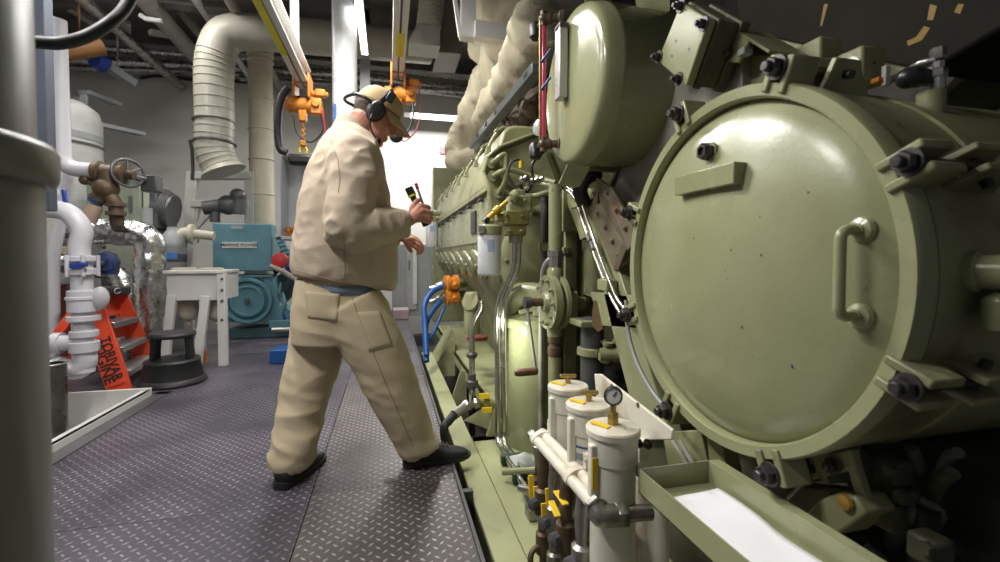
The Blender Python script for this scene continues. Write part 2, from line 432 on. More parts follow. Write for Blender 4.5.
t = thing('bronze_valve', 'brown bronze gate valve and strainer hanging under a handwheel', 'valve', pu(112, 200))
ax = (pu(120, 172) - pu(100, 170)).normalized()
MB().lathe([(0.085, 0), (0.085, 0.035), (0.06, 0.04), (0.06, 0.16), (0.085, 0.165), (0.085, 0.2), (0.04, 0.21), (0.04, 0.27)], pu(95, 171), ax, 22).build('body', BRONZE, t)
MB().tube(bez([pu(108, 172), pu(108, 186), pu(104, 194)], 4), 0.07, 16).sphere(pu(106, 188), 0.09).build('bonnet', BRONZE, t)
MB().tube([pu(106, 188), pu(95, 203)], [0.06, 0.05], 14).lathe([(0.062, 0), (0.062, 0.03)], pu(99, 197), pu(95, 203) - pu(106, 188), 16).build('strainer_leg', BRONZE, t)
MB().tube([pu(106, 188), pu(116, 205), pu(117, 220), at(118, 228, Y=4.97)], 0.05, 14).lathe([(0.07, 0), (0.07, 0.03), (0.05, 0.03), (0.05, 0.07), (0.07, 0.07), (0.07, 0.1)], pu(116, 203), (0, 0, -1), 18).build('outlet_leg', BRONZE, t)
MB().tube([pu(104, 188), pu(94, 184), pu(86, 180)], 0.025, 10).sphere(pu(85, 180), 0.04).build('lever', BRONZE, t)
MB().ring(pu(128, 173), (1, -0.9, 0.1), 0.11, 0.012, 28, 8).build('handwheel', DGREY, t)
for k in range(3):
    _, u, w = basis((1, -0.9, 0.1)); d = u * math.cos(k * PI / 3) + w * math.sin(k * PI / 3)
    MB().tube([pu(128, 173) - d * 0.11, pu(128, 173) + d * 0.11], 0.009, 8).build('spoke', DGREY, t)
MB().lathe([(0.055, 0), (0.055, 0.03)], pu(97, 199), pu(95, 203) - pu(106, 188), 16).build('blue_band', BLUE, t, label='blue clamp band')
MB().cyl(pu(120, 172), pu(140, 178) + V((0, 0.1, 0)), 0.03).box(pu(142, 181) + V((0, 0.16, 0)), (0.12, 0.12, 0.14)).build('actuator_box', DGREY, t, bevel=0.01)
MB().tube([pu(96, 205), pu(91, 215), pu(88, 222)], [0.05, 0.055, 0.055], 14).build('brown_spout', paint('pale_brown_pipe', (0.36, 0.27, 0.2), 0.5), t)

# ---------------------------------------------------------------- foil wrapped pipe
Yf = 5.0
def pf(px, py): return at(px, py, Y=Yf)
m = MB(); pts = rounded([pf(60, 232), pf(88, 231), pf(120, 231), pf(150, 236), pf(151, 300), pf(152, 345)], 0.22, 8)
P2 = []
for i in range(len(pts) - 1):
    n = max(1, int((pts[i + 1] - pts[i]).length / 0.03))
    for k in range(n): P2.append(pts[i].lerp(pts[i + 1], k / n))
m.tube(P2, [0.125 + 0.012 * noise.noise(V((i * 0.35, 0, 0))) for i in range(len(P2))], 24)
for v in m.b.verts: v.co += V((noise.noise(v.co * 14), noise.noise(v.co * 14 + V((9, 0, 0))), noise.noise(v.co * 14 + V((0, 7, 0))))) * 0.012
m.build('foil_pipe', FOIL, None, 'crinkled silver foil wrapped pipe bending down behind the ladder', 'pipe', smooth=180)
MB().tube(rounded([pf(60, 262), pf(90, 268), pf(118, 270), pf(128, 290), V((pf(128, 350).x, Yf, 0.0))], 0.2), 0.09, 16).build('silver_pipe', FOIL, None, 'lower silver pipe running behind the white plastic stack', 'pipe')

# blue butterfly valve and red pump behind the stack
t = thing('butterfly_valve', 'dark blue valve actuator sticking out right of the white pipe', 'valve', at(110, 265, Y=3.9))
MB().lathe([(0.05, -0.05), (0.075, -0.045), (0.08, 0.03), (0.07, 0.05), (0.03, 0.055)], at(107, 262, Y=3.9), (0.35, -1, 0.1), 8).box(at(107, 268, Y=3.9), (0.12, 0.08, 0.09)).cyl(at(98, 262, Y=3.9), at(112, 262, Y=3.9), 0.06).build('body', paint('navy_paint', (0.012, 0.03, 0.11), 0.4), t)
MB().cyl(at(84, 266, Y=3.55), at(104, 263, Y=3.9), 0.025, 12).build('stem', DGREY, t)
t = thing('red_pump', 'red and tan pump half hidden behind the white plastic stack', 'pump', at(62, 330, Y=5.5))
MB().lathe([(0.02, 0), (0.14, 0.02), (0.14, 0.2), (0.02, 0.24)], at(58, 252, Y=5.5), (0.95, 0.3, 0), 26).build('casing', RED, t)
MB().lathe([(0.13, 0), (0.13, 0.14), (0.1, 0.16)], at(52, 254, Y=5.3), (0.9, -0.4, 0), 26).build('cover', paint('tan_paint', (0.38, 0.29, 0.22), 0.5), t)
MB().box2(V((at(48, 285, Y=5.6).x, 5.6, 0.0)), at(75, 285, Y=5.3)).build('plinth', paint('dark_red_paint', (0.11, 0.02, 0.018), 0.5), t, bevel=0.01)

# stainless canister standing in the tray
t = thing('steel_canister', 'dark stainless canister standing in the white drip tray', 'canister', at(50, 400, Y=3.3))
p = at(50, 400, Y=3.3)
MB().lathe([(0.075, 0), (0.08, 0.01), (0.08, 0.52), (0.075, 0.54), (0.07, 0.54), (0.07, 0.05), (0, 0.05)], (p.x, p.y, -0.185), seg=28).build('shell', paint('tarnished_steel', (0.14, 0.13, 0.12), 0.25, 0.8, var=0.3), t)
MB().ring((p.x, p.y, 0.355), (0, 0, 1), 0.078, 0.006).build('rim', STEEL, t)

# ---------------------------------------------------------------- orange step ladder
t = thing('step_ladder', 'orange step ladder with black top cap and silver treads at left', 'ladder', (-2.0, 4.3, 0))
fA, tA = V((-1.88, 4.0, -0.02)), at(101, 292, Y=4.25)
fB, tB = at(160, 366, Y=4.72), at(126, 291, Y=4.68); fB.z = -0.02
def lad(s, k): # side s 0..1 , height 0..1
    return (fA.lerp(tA, k)).lerp(fB.lerp(tB, k), s)
back = (V((-0.45, -0.0, 0.02)))
for f, tt, s in ((fA, tA, -1), (fB, tB, 1)):
    m = MB(); d = (tt - f).normalized(); side = (fB - fA).normalized()
    w = side.cross(d).normalized(); w = w if w.x < 0 else -w
    m.prism([f, f + w * 0.16, tt + w * 0.12, tt], side * (0.025 * s)); m.build('front_rail', ORANGE, t, bevel=0.004)
    m = MB(); rb = V((f.x - 0.75, f.y + 0.02 * s, -0.02)); m.beam(rb, tt + V((-0.10, 0, -0.02)), 0.06, 0.035, (0, 1, 0)); m.build('rear_leg', ORANGE, t, bevel=0.004)
for k in (0.2, 0.43, 0.68):
    a, b = lad(0.03, k), lad(0.97, k); d = (tA - fA).normalized()
    w = V((-1, 0.12, 0)).normalized()
    m = MB(); m.prism([a + w * -0.02, b + w * -0.02, b + w * 0.13, a + w * 0.13], (0, 0, -0.045)); m.build('step', SILVERSTEP, t, bevel=0.004)
m = MB(); a, b = lad(-0.06, 1.0), lad(1.06, 1.0); w = V((-1, 0.1, 0.03))
m.prism([a + V((0.03, 0, -0.03)), b + V((0.03, 0, -0.03)), b + w * 0.24 + V((0, 0, -0.03)), a + w * 0.24 + V((0, 0, -0.03))], (0, 0, 0.07)); m.build('top_cap', BLACKP, t, bevel=0.012)
# brace panel between the rails
for k0, k1 in ((0.47, 0.63), (0.72, 0.93)):
    a, b, c, e = lad(0.03, k0), lad(0.97, k0), lad(0.97, k1), lad(0.03, k1); w = V((-0.11, 0, 0))
    MB().prism([a + w, b + w, c + w, e + w], (-0.006, 0, 0)).build('brace_panel', ORANGE, t)
# logo ellipse on the cap front
c = lad(0.5, 1.0) + V((0.035, 0, 0.0)); sd = (fB - fA).normalized()
# stencilled lettering on the near rail
d = (tA - fA).normalized(); side = (fB - fA).normalized(); w = side.cross(d).normalized(); w = w if w.x < 0 else -w
pl = MB(); o1 = fA + d * 0.10 + w * 0.02 - side * 0.030; pl.prism([o1, o1 + w * 0.13, o1 + w * 0.13 + d * 0.42, o1 + d * 0.42], -side * 0.004); lab = pl.build('label_panel', ORANGE, t)
text('TORIVAR', 'lettering', PRINT, fA + d * 0.31 + w * 0.06 - side * 0.0375, -d, -w if (-d).cross(-w).dot(-side) > 0 else w, 0.09, t, width=0.36)
text('ENGINE', 'lettering', PRINT, fA + d * 0.31 + w * 0.115 - side * 0.0375, -d, -w if (-d).cross(-w).dot(-side) > 0 else w, 0.09, t, width=0.36)
pc_ = c + V((0.0, -0.01, 0.005))
n_ = V((1, -0.25, 0)).normalized()
oc = lad(0.45, 1.0) + V((0.033, 0, 0.006))
MB().tube([oc + side * (0.075 * math.cos(k * PI / 14)) + V((-0.02, 0, 0.9)).normalized() * (0.022 * math.sin(k * PI / 14)) for k in range(28)], 0.004, 6, closed=True).build('oval_badge', WHITE, t)

# ---------------------------------------------------------------- black step stool
t = thing('step_stool', 'round black plastic two-step stool on the deck by the ladder', 'stool', (-1.67, 4.12, 0))
sx, sy = -1.67, 4.12
MB().lathe([(0.225, 0), (0.235, 0.015), (0.225, 0.04), (0.21, 0.05), (0.187, 0.17), (0.192, 0.18), (0.18, 0.195), (0.0, 0.195)], (sx, sy, 0), seg=40).build('base_drum', BLACK, t)
for a0, a1 in ((-0.5, 0.6), (2.6, 3.8)):
    m = MB(); R = []
    prof = [(0.15, 0.19), (0.14, 0.375), (0.12, 0.375), (0.13, 0.19)]
    for k in range(9):
        a = a0 + (a1 - a0) * k / 8; R.append([V((sx + r * math.cos(a), sy + r * math.sin(a), z)) for r, z in prof])
    m.rings(R); m.build('riser', BLACK, t)
MB().lathe([(0.0, 0.365), (0.145, 0.365), (0.162, 0.375), (0.162, 0.39), (0.15, 0.405), (0.0, 0.405)], (sx, sy, 0), seg=40).build('top_step', BLACK, t)

# ---------------------------------------------------------------- white stand with filter bowls
t = thing('white_sink_stand', 'white steel stand with splayed legs and bowls hung underneath', 'stand', at(197, 368, Y=4.75))
Ys = 4.65
def ps(px, py, dy=0): return at(px, py, Y=Ys + dy)
a, b = ps(166, 274), ps(224, 300)
MB().box2((a.x, Ys, b.z), (b.x, Ys + 0.42, a.z)).build('apron', WHITE, t, bevel=0.006)
m = MB(); m.box2((a.x - 0.02, Ys - 0.03, a.z), (b.x + 0.01, Ys + 0.43, a.z + 0.03)); m.build('top', WHITE, t, bevel=0.006)
for q0, q1, w in (((172, 296), (167, 366), 0.07), ((206, 296), (199, 372), 0.07)):
    MB().beam(ps(*q0, -0.005), V((ps(*q1).x, Ys - 0.05, 0)), w, 0.05, (0, 1, 0)).build('leg', WHITE, t, bevel=0.004)
MB().box2((ps(218, 300).x, Ys - 0.025, 0), (ps(226, 300).x, Ys + 0.05, a.z)).build('leg', WHITE, t, bevel=0.004)
MB().box2((a.x, Ys + 0.35, 0), (a.x + 0.07, Ys + 0.42, b.z)).build('leg', WHITE, t, bevel=0.004)
for py in (279, 290, 301, 320): MB().lathe([(0.012, 0), (0.012, 0.006)], ps(222, py, -0.026), (0, -1, 0), 12).build('bolt_hole', DGREY, t)
for px in (188, 216):
    p = ps(px, 301, 0.2)
    MB().lathe([(0.085, 0), (0.085, -0.12), (0.06, -0.17), (0.02, -0.19), (0.02, -0.22)], p, seg=20).build('bowl', CREAMP, t)
MB().lathe([(0.1, 0), (0.1, 0.045), (0.08, 0.05)], ps(184, 273, 0.2), seg=20).lathe([(0.1, 0), (0.1, 0.045), (0.08, 0.05)], ps(212, 273, 0.2), seg=20).build('lid', CREAMP, t)
MB().tube(rounded([ps(203, 306, 0.25), ps(203, 330, 0.25), ps(196, 333, 0.25), ps(201, 336, 0.2), ps(202, 350, 0.2)], 0.05), 0.04, 14).build('drain_pipe', PVC, t)
MB().tube([ps(202, 345, 0.2), V((ps(203, 370, 0.2).x, Ys + 0.2, 0))], 0.035, 14).build('hose_end', paint('orange_hose', (0.7, 0.2, 0.02), 0.45), t, label='orange hose')

# ---------------------------------------------------------------- grey vessel on the wall side
t = thing('grey_tank', 'pale grey domed vertical tank behind the white pipe', 'tank', at(72, 260, Y=6.4))
p = at(72, 260, Y=6.6); zt_ = at(72, 100, Y=6.6).z
MB().lathe([(0.42, p.z), (0.42, zt_ - 0.25), (0.39, zt_ - 0.12), (0.28, zt_ - 0.03), (0.12, zt_), (0, zt_)], (p.x - 0.12, p.y, 0), seg=36).build('shell', paint('pale_grey_paint', (0.42, 0.43, 0.41), 0.4), t)
MB().lathe([(0.428, 0), (0.428, 0.03)], (p.x - 0.12, p.y, at(72, 147, Y=6.6).z), seg=36).build('strap', DGREY, t)
MB().lathe([(0.425, 0), (0.425, 0.08)], (p.x - 0.12, p.y, at(72, 143, Y=6.6).z + 0.02), seg=36).build('band', GREYP, t)
MB().cyl((p.x - 0.05, p.y, zt_ - 0.05), (p.x - 0.05, p.y, zt_ + 0.3), 0.04).build('nozzle', GREYP, t)
MB().cyl((p.x - 0.12, p.y, -0.5), (p.x - 0.12, p.y, p.z), 0.3).build('skirt', GREYP, t)

# wall brackets left
for (x0, y0, x1, y1, Y, lb) in ((84, 92, 116, 104, 7.0, 'upper grey shelf bracket on the left wall by the tank'), (90, 123, 142, 134, 7.2, 'lower grey shelf bracket beside the pale tank')):
    MB().beam(at(x0, y0, Y=Y), at(x1, y1, Y=Y + 0.6), 0.14, 0.05).beam(at(x0, y0 + 3, Y=Y), at(x0, y0 + 12, Y=Y), 0.06, 0.06).beam(at(x0, y0 + 8, Y=Y), at(x0, y0 + 8, Y=Y) + V((-1.6, 0.3, 0)), 0.06, 0.06).build('wall_bracket', GREYP, None, lb, 'bracket')

# ---------------------------------------------------------------- grey-green compressor + motor
Yc = 6.0
def pcx(px, py, dy=0): return at(px, py, Y=Yc + dy)
t = thing('compressor', 'grey-green compressor cabinet with a dark motor behind the foil pipe', 'compressor', (pcx(130, 260).x, Yc + 0.3, 0))
a, b = pcx(112, 184), pcx(142, 232)
MB().box2((a.x - 0.25, Yc, b.z), (b.x, Yc + 0.6, a.z)).build('cabinet', paint('grey_green_paint', (0.20, 0.23, 0.18), 0.5), t, bevel=0.02)
MB().box2((pcx(143, 184).x, Yc - 0.01, b.z), (pcx(149, 184).x, Yc + 0.55, a.z + 0.02)).build('end_plate', paint('pale_green_paint', (0.33, 0.36, 0.29), 0.5), t, bevel=0.01)
MB().prism([pcx(150, 184), pcx(156, 190), pcx(158, 228), pcx(150, 230)], (0, 0.5, 0)).build('cowl', DGREY, t, bevel=0.01)
MB().cyl(pcx(152, 208, 0.2), pcx(174, 212, 0.2), 0.2, 26).build('motor', DGREY, t)
for k in range(7): MB().ring(pcx(158 + k * 2.2, 209 + k * 0.3, 0.2), V((1, 0, -0.1)), 0.2, 0.012, 26, 6).build('cooling_fin', DGREY, t)
MB().box2((pcx(95, 232).x, Yc, pcx(95, 241).z), (pcx(182, 232).x, Yc + 0.5, pcx(95, 233).z)).build('skid', DGREY, t, bevel=0.01)
MB().box2((pcx(100, 232).x, Yc, -0.02), (pcx(110, 232).x, Yc + 0.5, pcx(95, 241).z)).box2((pcx(160, 232).x, Yc, -0.02), (pcx(168, 232).x, Yc + 0.5, pcx(95, 241).z)).build('skid_foot', DGREY, t)
MB().box2(pcx(117, 233, -0.02), pcx(127, 236, -0.01)).build('yellow_label', YELLOW, t, label='yellow label')
MB().box2(pcx(128, 196, -0.02), pcx(133, 212, 0.01)).build('dark_plate', DGREY, t)
# cylinder standing right of it
MB().cyl(pcx(147, 240, -0.3), pcx(147, 208, -0.3), 0.05).build('grey_post', GREYP, None, 'short pale pipe stub standing in front of the compressor', 'pipe')
# pump clutter under the foil pipe
t = thing('pump_set', 'dim grey-green pump with round end cover under the foil pipe', 'pump', (at(122, 300, Y=5.6).x, 5.6, 0))
MB().lathe([(0.05, 0), (0.26, 0.02), (0.28, 0.1), (0.28, 0.5)], at(122, 262, Y=5.5), (0.2, 1, 0), 28).build('casing', paint('pale_green_cast', (0.25, 0.28, 0.22), 0.5), t)
for k in range(8):
    an = k * PI / 4; MB().bolt(at(122, 262, Y=5.49) + V((0.22 * math.cos(an), 0, 0.22 * math.sin(an))), (0, -1, 0), 0.016).build('bolt', DGREY, t)
MB().box2((at(100, 300, Y=5.6).x, 5.5, -0.02), (at(140, 300, Y=5.6).x, 6.0, 0.4)).build('plinth', DGREY, t, bevel=0.01)

# ---------------------------------------------------------------- grey filter pot with blue label
Yq = 5.7
def pq(px, py): return at(px, py, Y=Yq)
t = thing('filter_pot', 'grey strainer pot with a blue label and a cream outlet pipe', 'strainer', pq(175, 290))
p = pq(174, 262); r = (pq(187, 250) - pq(162, 250)).length / 2
zz = lambda py: pq(174, py).z
MB().lathe([(r, -0.02), (r, zz(248)), (r * 1.04, zz(247)), (r * 1.04, zz(243)), (r, zz(242)), (r * 0.95, zz(238)), (r * 0.7, zz(233)), (0.06, zz(230)), (0.06, zz(227))], (p.x, Yq, 0), seg=32).build('pot', GREYP, t)
MB().lathe([(r * 1.01, zz(262)), (r * 1.01, zz(254))], (p.x, Yq, 0), seg=32).build('dark_band', DGREY, t)
m = MB(); arc = [V((p.x + r * 1.02 * math.cos(a), Yq + r * 1.02 * math.sin(a), zz(259))) for a in [(-1.75 + 0.1 * k) for k in range(9)]]
m.prism(arc + [V((q.x, q.y + 0.0, q.z)) for q in []], (0, 0, 0.06)) if False else m.rings([[q, q + V((0, 0, 0.07)), (q + V((0, 0, 0.07))) + (q - V((p.x, Yq, q.z))) * 0.02, q + (q - V((p.x, Yq, q.z))) * 0.02] for q in arc])
m.build('blue_label', paint('blue_label', (0.05, 0.2, 0.5), 0.5), t, label='blue label')
MB().tube(rounded([pq(178, 246), pq(181, 233), pq(196, 234), pq(214, 236)], 0.1), [0.07, 0.07, 0.07, 0.07, 0.07, 0.07, 0.06, 0.06, 0.055, 0.055, 0.05, 0.05, 0.05, 0.05], 16).cyl(pq(190, 234), pq(194, 234), 0.11).build('outlet_pipe', CREAMP, t)

# ---------------------------------------------------------------- grey tubular frame
Yr = 6.9
def pr(px, py, dy=0): return at(px, py, Y=Yr + dy)
t = thing('equipment_stand', 'light grey box-section frame standing below the curved duct', 'frame', (pr(220, 300).x, Yr, 0))
LG = paint('light_grey_frame', (0.42, 0.42, 0.39), 0.45)
for a, b in (((192, 176), (252, 176)), ((192, 204), (250, 204))): MB().beam(pr(*a), pr(*b), 0.13, 0.1).build('crossbar', LG, t, bevel=0.01)
MB().beam(pr(193, 172), V((pr(184, 300).x, Yr, 0)), 0.13, 0.1, (0, 1, 0)).build('upright', LG, t, bevel=0.01)
MB().beam(pr(250, 172), V((pr(250, 300).x, Yr, 0)), 0.12, 0.1, (0, 1, 0)).build('upright', LG, t, bevel=0.01)
MB().beam(pr(196, 204), pr(188, 248), 0.12, 0.08, (0, 1, 0)).beam(pr(216, 206), pr(192, 232), 0.07, 0.06, (0, 1, 0)).build('brace', LG, t, bevel=0.008)
MB().cyl(pr(204, 208, -0.2), pr(228, 205, -0.2), 0.09).cyl(pr(215, 205, -0.2), pr(215, 222, -0.2), 0.06).sphere(pr(228, 205, -0.2), 0.13).build('pipe_fitting', DGREY, t)
MB().cyl(pr(238, 214, -0.2), pr(238, 196, -0.2), 0.09).sphere(pr(238, 196, -0.2), 0.1).build('pipe_fitting', DGREY, t)

# ---------------------------------------------------------------- blue generator
Yg = 6.05
def pg(px, py, dy=0): return at(px, py, Y=Yg + dy)
t = thing('generator_set', 'teal blue generator set with a square control box and round pulley', 'generator', (pg(255, 338).x, Yg + 0.3, 0))
a, b = pg(212, 223), pg(272, 271)
MB().box2((a.x, Yg, b.z), (b.x, Yg + 0.55, a.z)).build('control_box', BLUEM, t, bevel=0.012)
MB().box2(pg(222, 242, -0.012), pg(257, 248, 0.0)).build('nameplate', WHITE, t)
text('MARINE POWER', 'lettering', PRINT, pg(239.5, 245, -0.014), (1, 0, 0), (0, 0, 1), 0.05, t, width=0.40)
MB().box2(pg(231, 225.5, -0.008), pg(243, 229, 0.0)).build('small_plate', GREYP, t)
MB().box2((pg(214, 278).x, Yg + 0.02, pg(214, 278).z), (pg(272, 274).x, Yg + 0.5, pg(272, 275).z)).build('shelf', BLUEM, t, bevel=0.008)
c = pg(247, 301)
MB().lathe([(0.05, 0.03), (0.16, 0.02), (0.165, 0.0), (0.19, 0.0), (0.20, 0.03), (0.23, 0.05), (0.24, 0.0), (0.27, 0.0), (0.285, 0.03), (0.285, 0.14), (0.0, 0.14)], c, (0, 1, 0), 40).build('pulley', BLUEM, t)
MB().lathe([(0.0, -0.02), (0.03, -0.02), (0.03, 0.05)], c, (0, 1, 0), 16).build('hub', DGREY, t)
MB().box2((pg(222, 320).x, Yg + 0.05, pg(222, 323).z), (pg(272, 318).x, Yg + 0.5, pg(222, 317).z)).build('bed_plate', BLUEM, t, bevel=0.01)
MB().prism([pg(262, 276, 0.05), pg(272, 276, 0.05), pg(280, 305, 0.05), pg(296, 312, 0.05), pg(296, 320, 0.05), pg(268, 320, 0.05), pg(268, 296, 0.05)], (0, 0.3, 0)).build('side_casting', BLUEM, t, bevel=0.012)
MB().prism([pg(272, 280, 0.3), pg(290, 266, 0.3), pg(296, 290, 0.3), pg(282, 305, 0.3)], (0, 0.3, 0)).build('engine_casting', paint('dark_teal', (0.035, 0.085, 0.10), 0.5), t, bevel=0.02)
MB().box2((pg(226, 325).x, Yg + 0.1, -0.0), (pg(300, 325).x, Yg + 0.6, pg(226, 330).z)).build('skid', paint('deep_teal', (0.05, 0.11, 0.13), 0.5), t, bevel=0.01)
MB().box2((pg(268, 325).x, Yg + 0.03, 0.12), (pg(292, 325).x, Yg + 0.4, pg(226, 322).z)).build('foot_block', BLUEM, t, bevel=0.01)
MB().tube([pg(272, 330, -0.1), pg(305, 329, -0.1)], 0.03, 12).build('drain_pipe', STEEL, t)
rr = random.Random(3)
for k in range(9):
    x, y = rr.uniform(276, 298), rr.uniform(240, 318)
    MB().tube(bez([pg(x, y, 0.1), pg(x + rr.uniform(-6, 6), y + rr.uniform(4, 16), 0.05), pg(x + rr.uniform(-10, 10), y + rr.uniform(14, 30), 0.15)], 5), rr.uniform(0.015, 0.03), 10).build('hose', rr.choice((BLACK, BLUE, DGREY, BLUEM)), t)
for k in range(6):
    x, y = 276 + k * 2, 238 + k * 4
    MB().cyl(pg(x, y, 0.05), pg(x + 6, y - 1, 0.05), 0.045, 14).build('injector', BLUEM, t)
MB().lathe([(0.02, 0), (0.085, 0.01), (0.095, 0.05), (0.085, 0.09), (0.02, 0.1)], pg(281, 261, -0.12), (0, -1, 0.1), 24).build('red_cap', RED, t, label='round red cap')
# bright hose to the man's left
MB().tube(bez([pg(270, 266, -0.2), pg(282, 271, -0.22), pg(292, 277, -0.24), pg(302, 280, -0.26), pg(325, 278, -0.26)], 6), 0.03, 12).build('hose', paint('grey_braided_hose', (0.35, 0.33, 0.28), 0.5), None, 'braided grey hose leading from the generator behind the worker', 'hose')

# blue plastic tray on the deck
MB().prism([(-1.08, 4.60, 0), (-0.83, 4.60, 0), (-0.80, 4.85, 0), (-1.04, 4.85, 0)], (0, 0, 0.13)).build('blue_box', BLUE, None, 'small bright blue plastic box on the deck behind the worker', 'box', bevel=0.01)

# ---------------------------------------------------------------- grey open cabinet behind the man
Yk = 5.2
def pk(px, py, dy=0): return at(px, py, Y=Yk + dy)
t = thing('open_cabinet', 'open grey steel cabinet behind the worker\'s back', 'cabinet', (pk(305, 240).x, Yk + 0.2, 0))
GREYP_ = GREYP; GREYP = paint('light_grey_cabinet', (0.46, 0.47, 0.49), 0.42, var=0.05)
a, b = pk(275, 145), pk(338, 240); W = 0.03
MB().box2((a.x, Yk, b.z), (a.x + 0.05, Yk + 0.4, a.z + 0.02)).build('side_panel', GREYP, t, bevel=0.006)
MB().box2((b.x - W, Yk, b.z), (b.x, Yk + 0.4, a.z)).build('side_panel', GREYP, t, bevel=0.006)
MB().box2((a.x + W, Yk + 0.37, b.z), (b.x - W, Yk + 0.4, a.z - 0.06)).build('back_panel', GREYP, t)
MB().box2((a.x, Yk, b.z), (b.x, Yk + 0.4, b.z + 0.035)).build('bottom_panel', GREYP, t, bevel=0.006)
MB().box2((a.x, Yk + 0.1, a.z - 0.09), (b.x, Yk + 0.4, a.z - 0.05)).build('top_panel', GREYP, t, bevel=0.006)
for px in (312, 330): MB().box2((pk(px, 300).x, Yk + 0.1, 0), (pk(px + 5, 300).x, Yk + 0.2, b.z)).build('leg', GREYP, t)
GREYP = GREYP_
p = pk(292, 233, 0.15)
tt = thing('orange_shackle', 'small orange chain lump lying in the grey cabinet', 'chain', (p.x, p.y, b.z + 0.035))
for k in range(5): MB().ring(V((p.x - 0.06 + 0.03 * k, p.y, b.z + 0.075 + 0.03 * (k % 2))), (0.3, 1, 0.5 * (k % 2)), 0.035, 0.011, 14, 6).build('link', HOIST, tt)

# ---------------------------------------------------------------- ducts and big pipes
Yd = 6.4
def pd(px, py, dy=0): return at(px, py, Y=Yd + dy)
DUCT = paint('cream_duct', (0.36, 0.345, 0.29), 0.38, var=0.06, scale=3, stain=(0.36, 0.31, 0.2), stains=0.15)
t = thing('ventilation_duct', 'large cream spiral duct with an elbow hanging over the machinery', 'duct', pd(218, 175))
w = (pd(234, 90) - pd(195, 90)).length / 2
pts = bez([pd(224, 172), pd(215, 150), pd(215, 120), pd(214, 80), pd(216, 55), pd(226, 36), pd(250, 32), pd(300, 36), pd(430, 48, 0.2)], 8)
MB().tube(pts, [w * 1.2 if i == 0 else w * 1.08 if i == 1 else w for i in range(len(pts))], 36).build('duct_body', DUCT, t, smooth=60)
for i in list(range(2, 34, 2)):
    d = (pts[i + 1] - pts[i]).normalized() if i + 1 < len(pts) else d
    MB().ring(pts[i], d, w * 1.003, 0.008, 36, 6).build('seam_ring', DUCT, t)
MB().ring(pd(215, 143), (0, 0.05, 1), w * 1.03, 0.018, 36, 6).ring(pd(214, 122), (0, 0.05, 1), w * 1.03, 0.012, 36, 6).build('strap', DGREY, t)
MB().box2(pd(208, 14, 0.2), pd(218, 2, 0.3)).build('hanger', GREYP, t)
MB().box2(pd(228, 12, 0.2), pd(250, 6, 0.3)).build('hanger', GREYP, t)
MB().tube([pd(190, 140), pd(192, 150), pd(193, 170), pd(192, 180)], 0.02, 8).build('cable', BLACK, t)

Yv = 7.0
t = thing('insulated_pipe', 'thick cream insulated vertical pipe behind the grey cabinet', 'pipe', (at(262, 260, Y=Yv).x, Yv, 0))
p = at(262, 200, Y=Yv); r = (at(275, 100, Y=Yv) - at(250, 100, Y=Yv)).length / 2; zv = lambda py: at(262, py, Y=Yv).z
MB().lathe([(r, 0.0), (r, zv(190)), (r * 0.97, zv(189)), (r * 0.97, zv(58)), (r * 1.05, zv(57)), (r * 1.05, zv(50)), (r * 0.9, zv(48)), (r * 0.9, zv(20))], (p.x, Yv, 0), seg=32).build('lagging', CREAM_LT, t)
for py in (62, 100, 130, 160, 195): MB().ring((p.x, Yv, zv(py)), (0, 0, 1), r, 0.012, 32, 6).build('band', CREAMP, t)

Yw = 5.0
t = thing('white_standpipe', 'white vertical pipe rising behind the worker\'s head', 'pipe', (at(345, 100, Y=Yw).x, Yw, 0))
p = at(345, 100, Y=Yw); r = (at(357.5, 60, Y=Yw) - at(332.5, 60, Y=Yw)).length / 2
MB().lathe([(r, 0), (r, 4.35)], (p.x, Yw, 0), seg=36).build('pipe', paint('white_pipe_paint', (0.58, 0.60, 0.62), 0.3), t)
MB().box2((at(333, 120, Y=Yw - 0.12).x, Yw - 0.13, at(333, 122, Y=Yw - 0.12).z), (at(336, 103, Y=Yw - 0.12).x, Yw - 0.11, at(333, 104, Y=Yw - 0.12).z)).build('blue_label', BLUE, t, label='blue strip label')
MB().box2((at(360, 80, Y=6.5).x, 6.5, 0), (at(370, 80, Y=6.5).x, 6.6, 4.35)).build('grey_post', GREYP, None, 'grey steel post just right of the white vertical pipe', 'post')

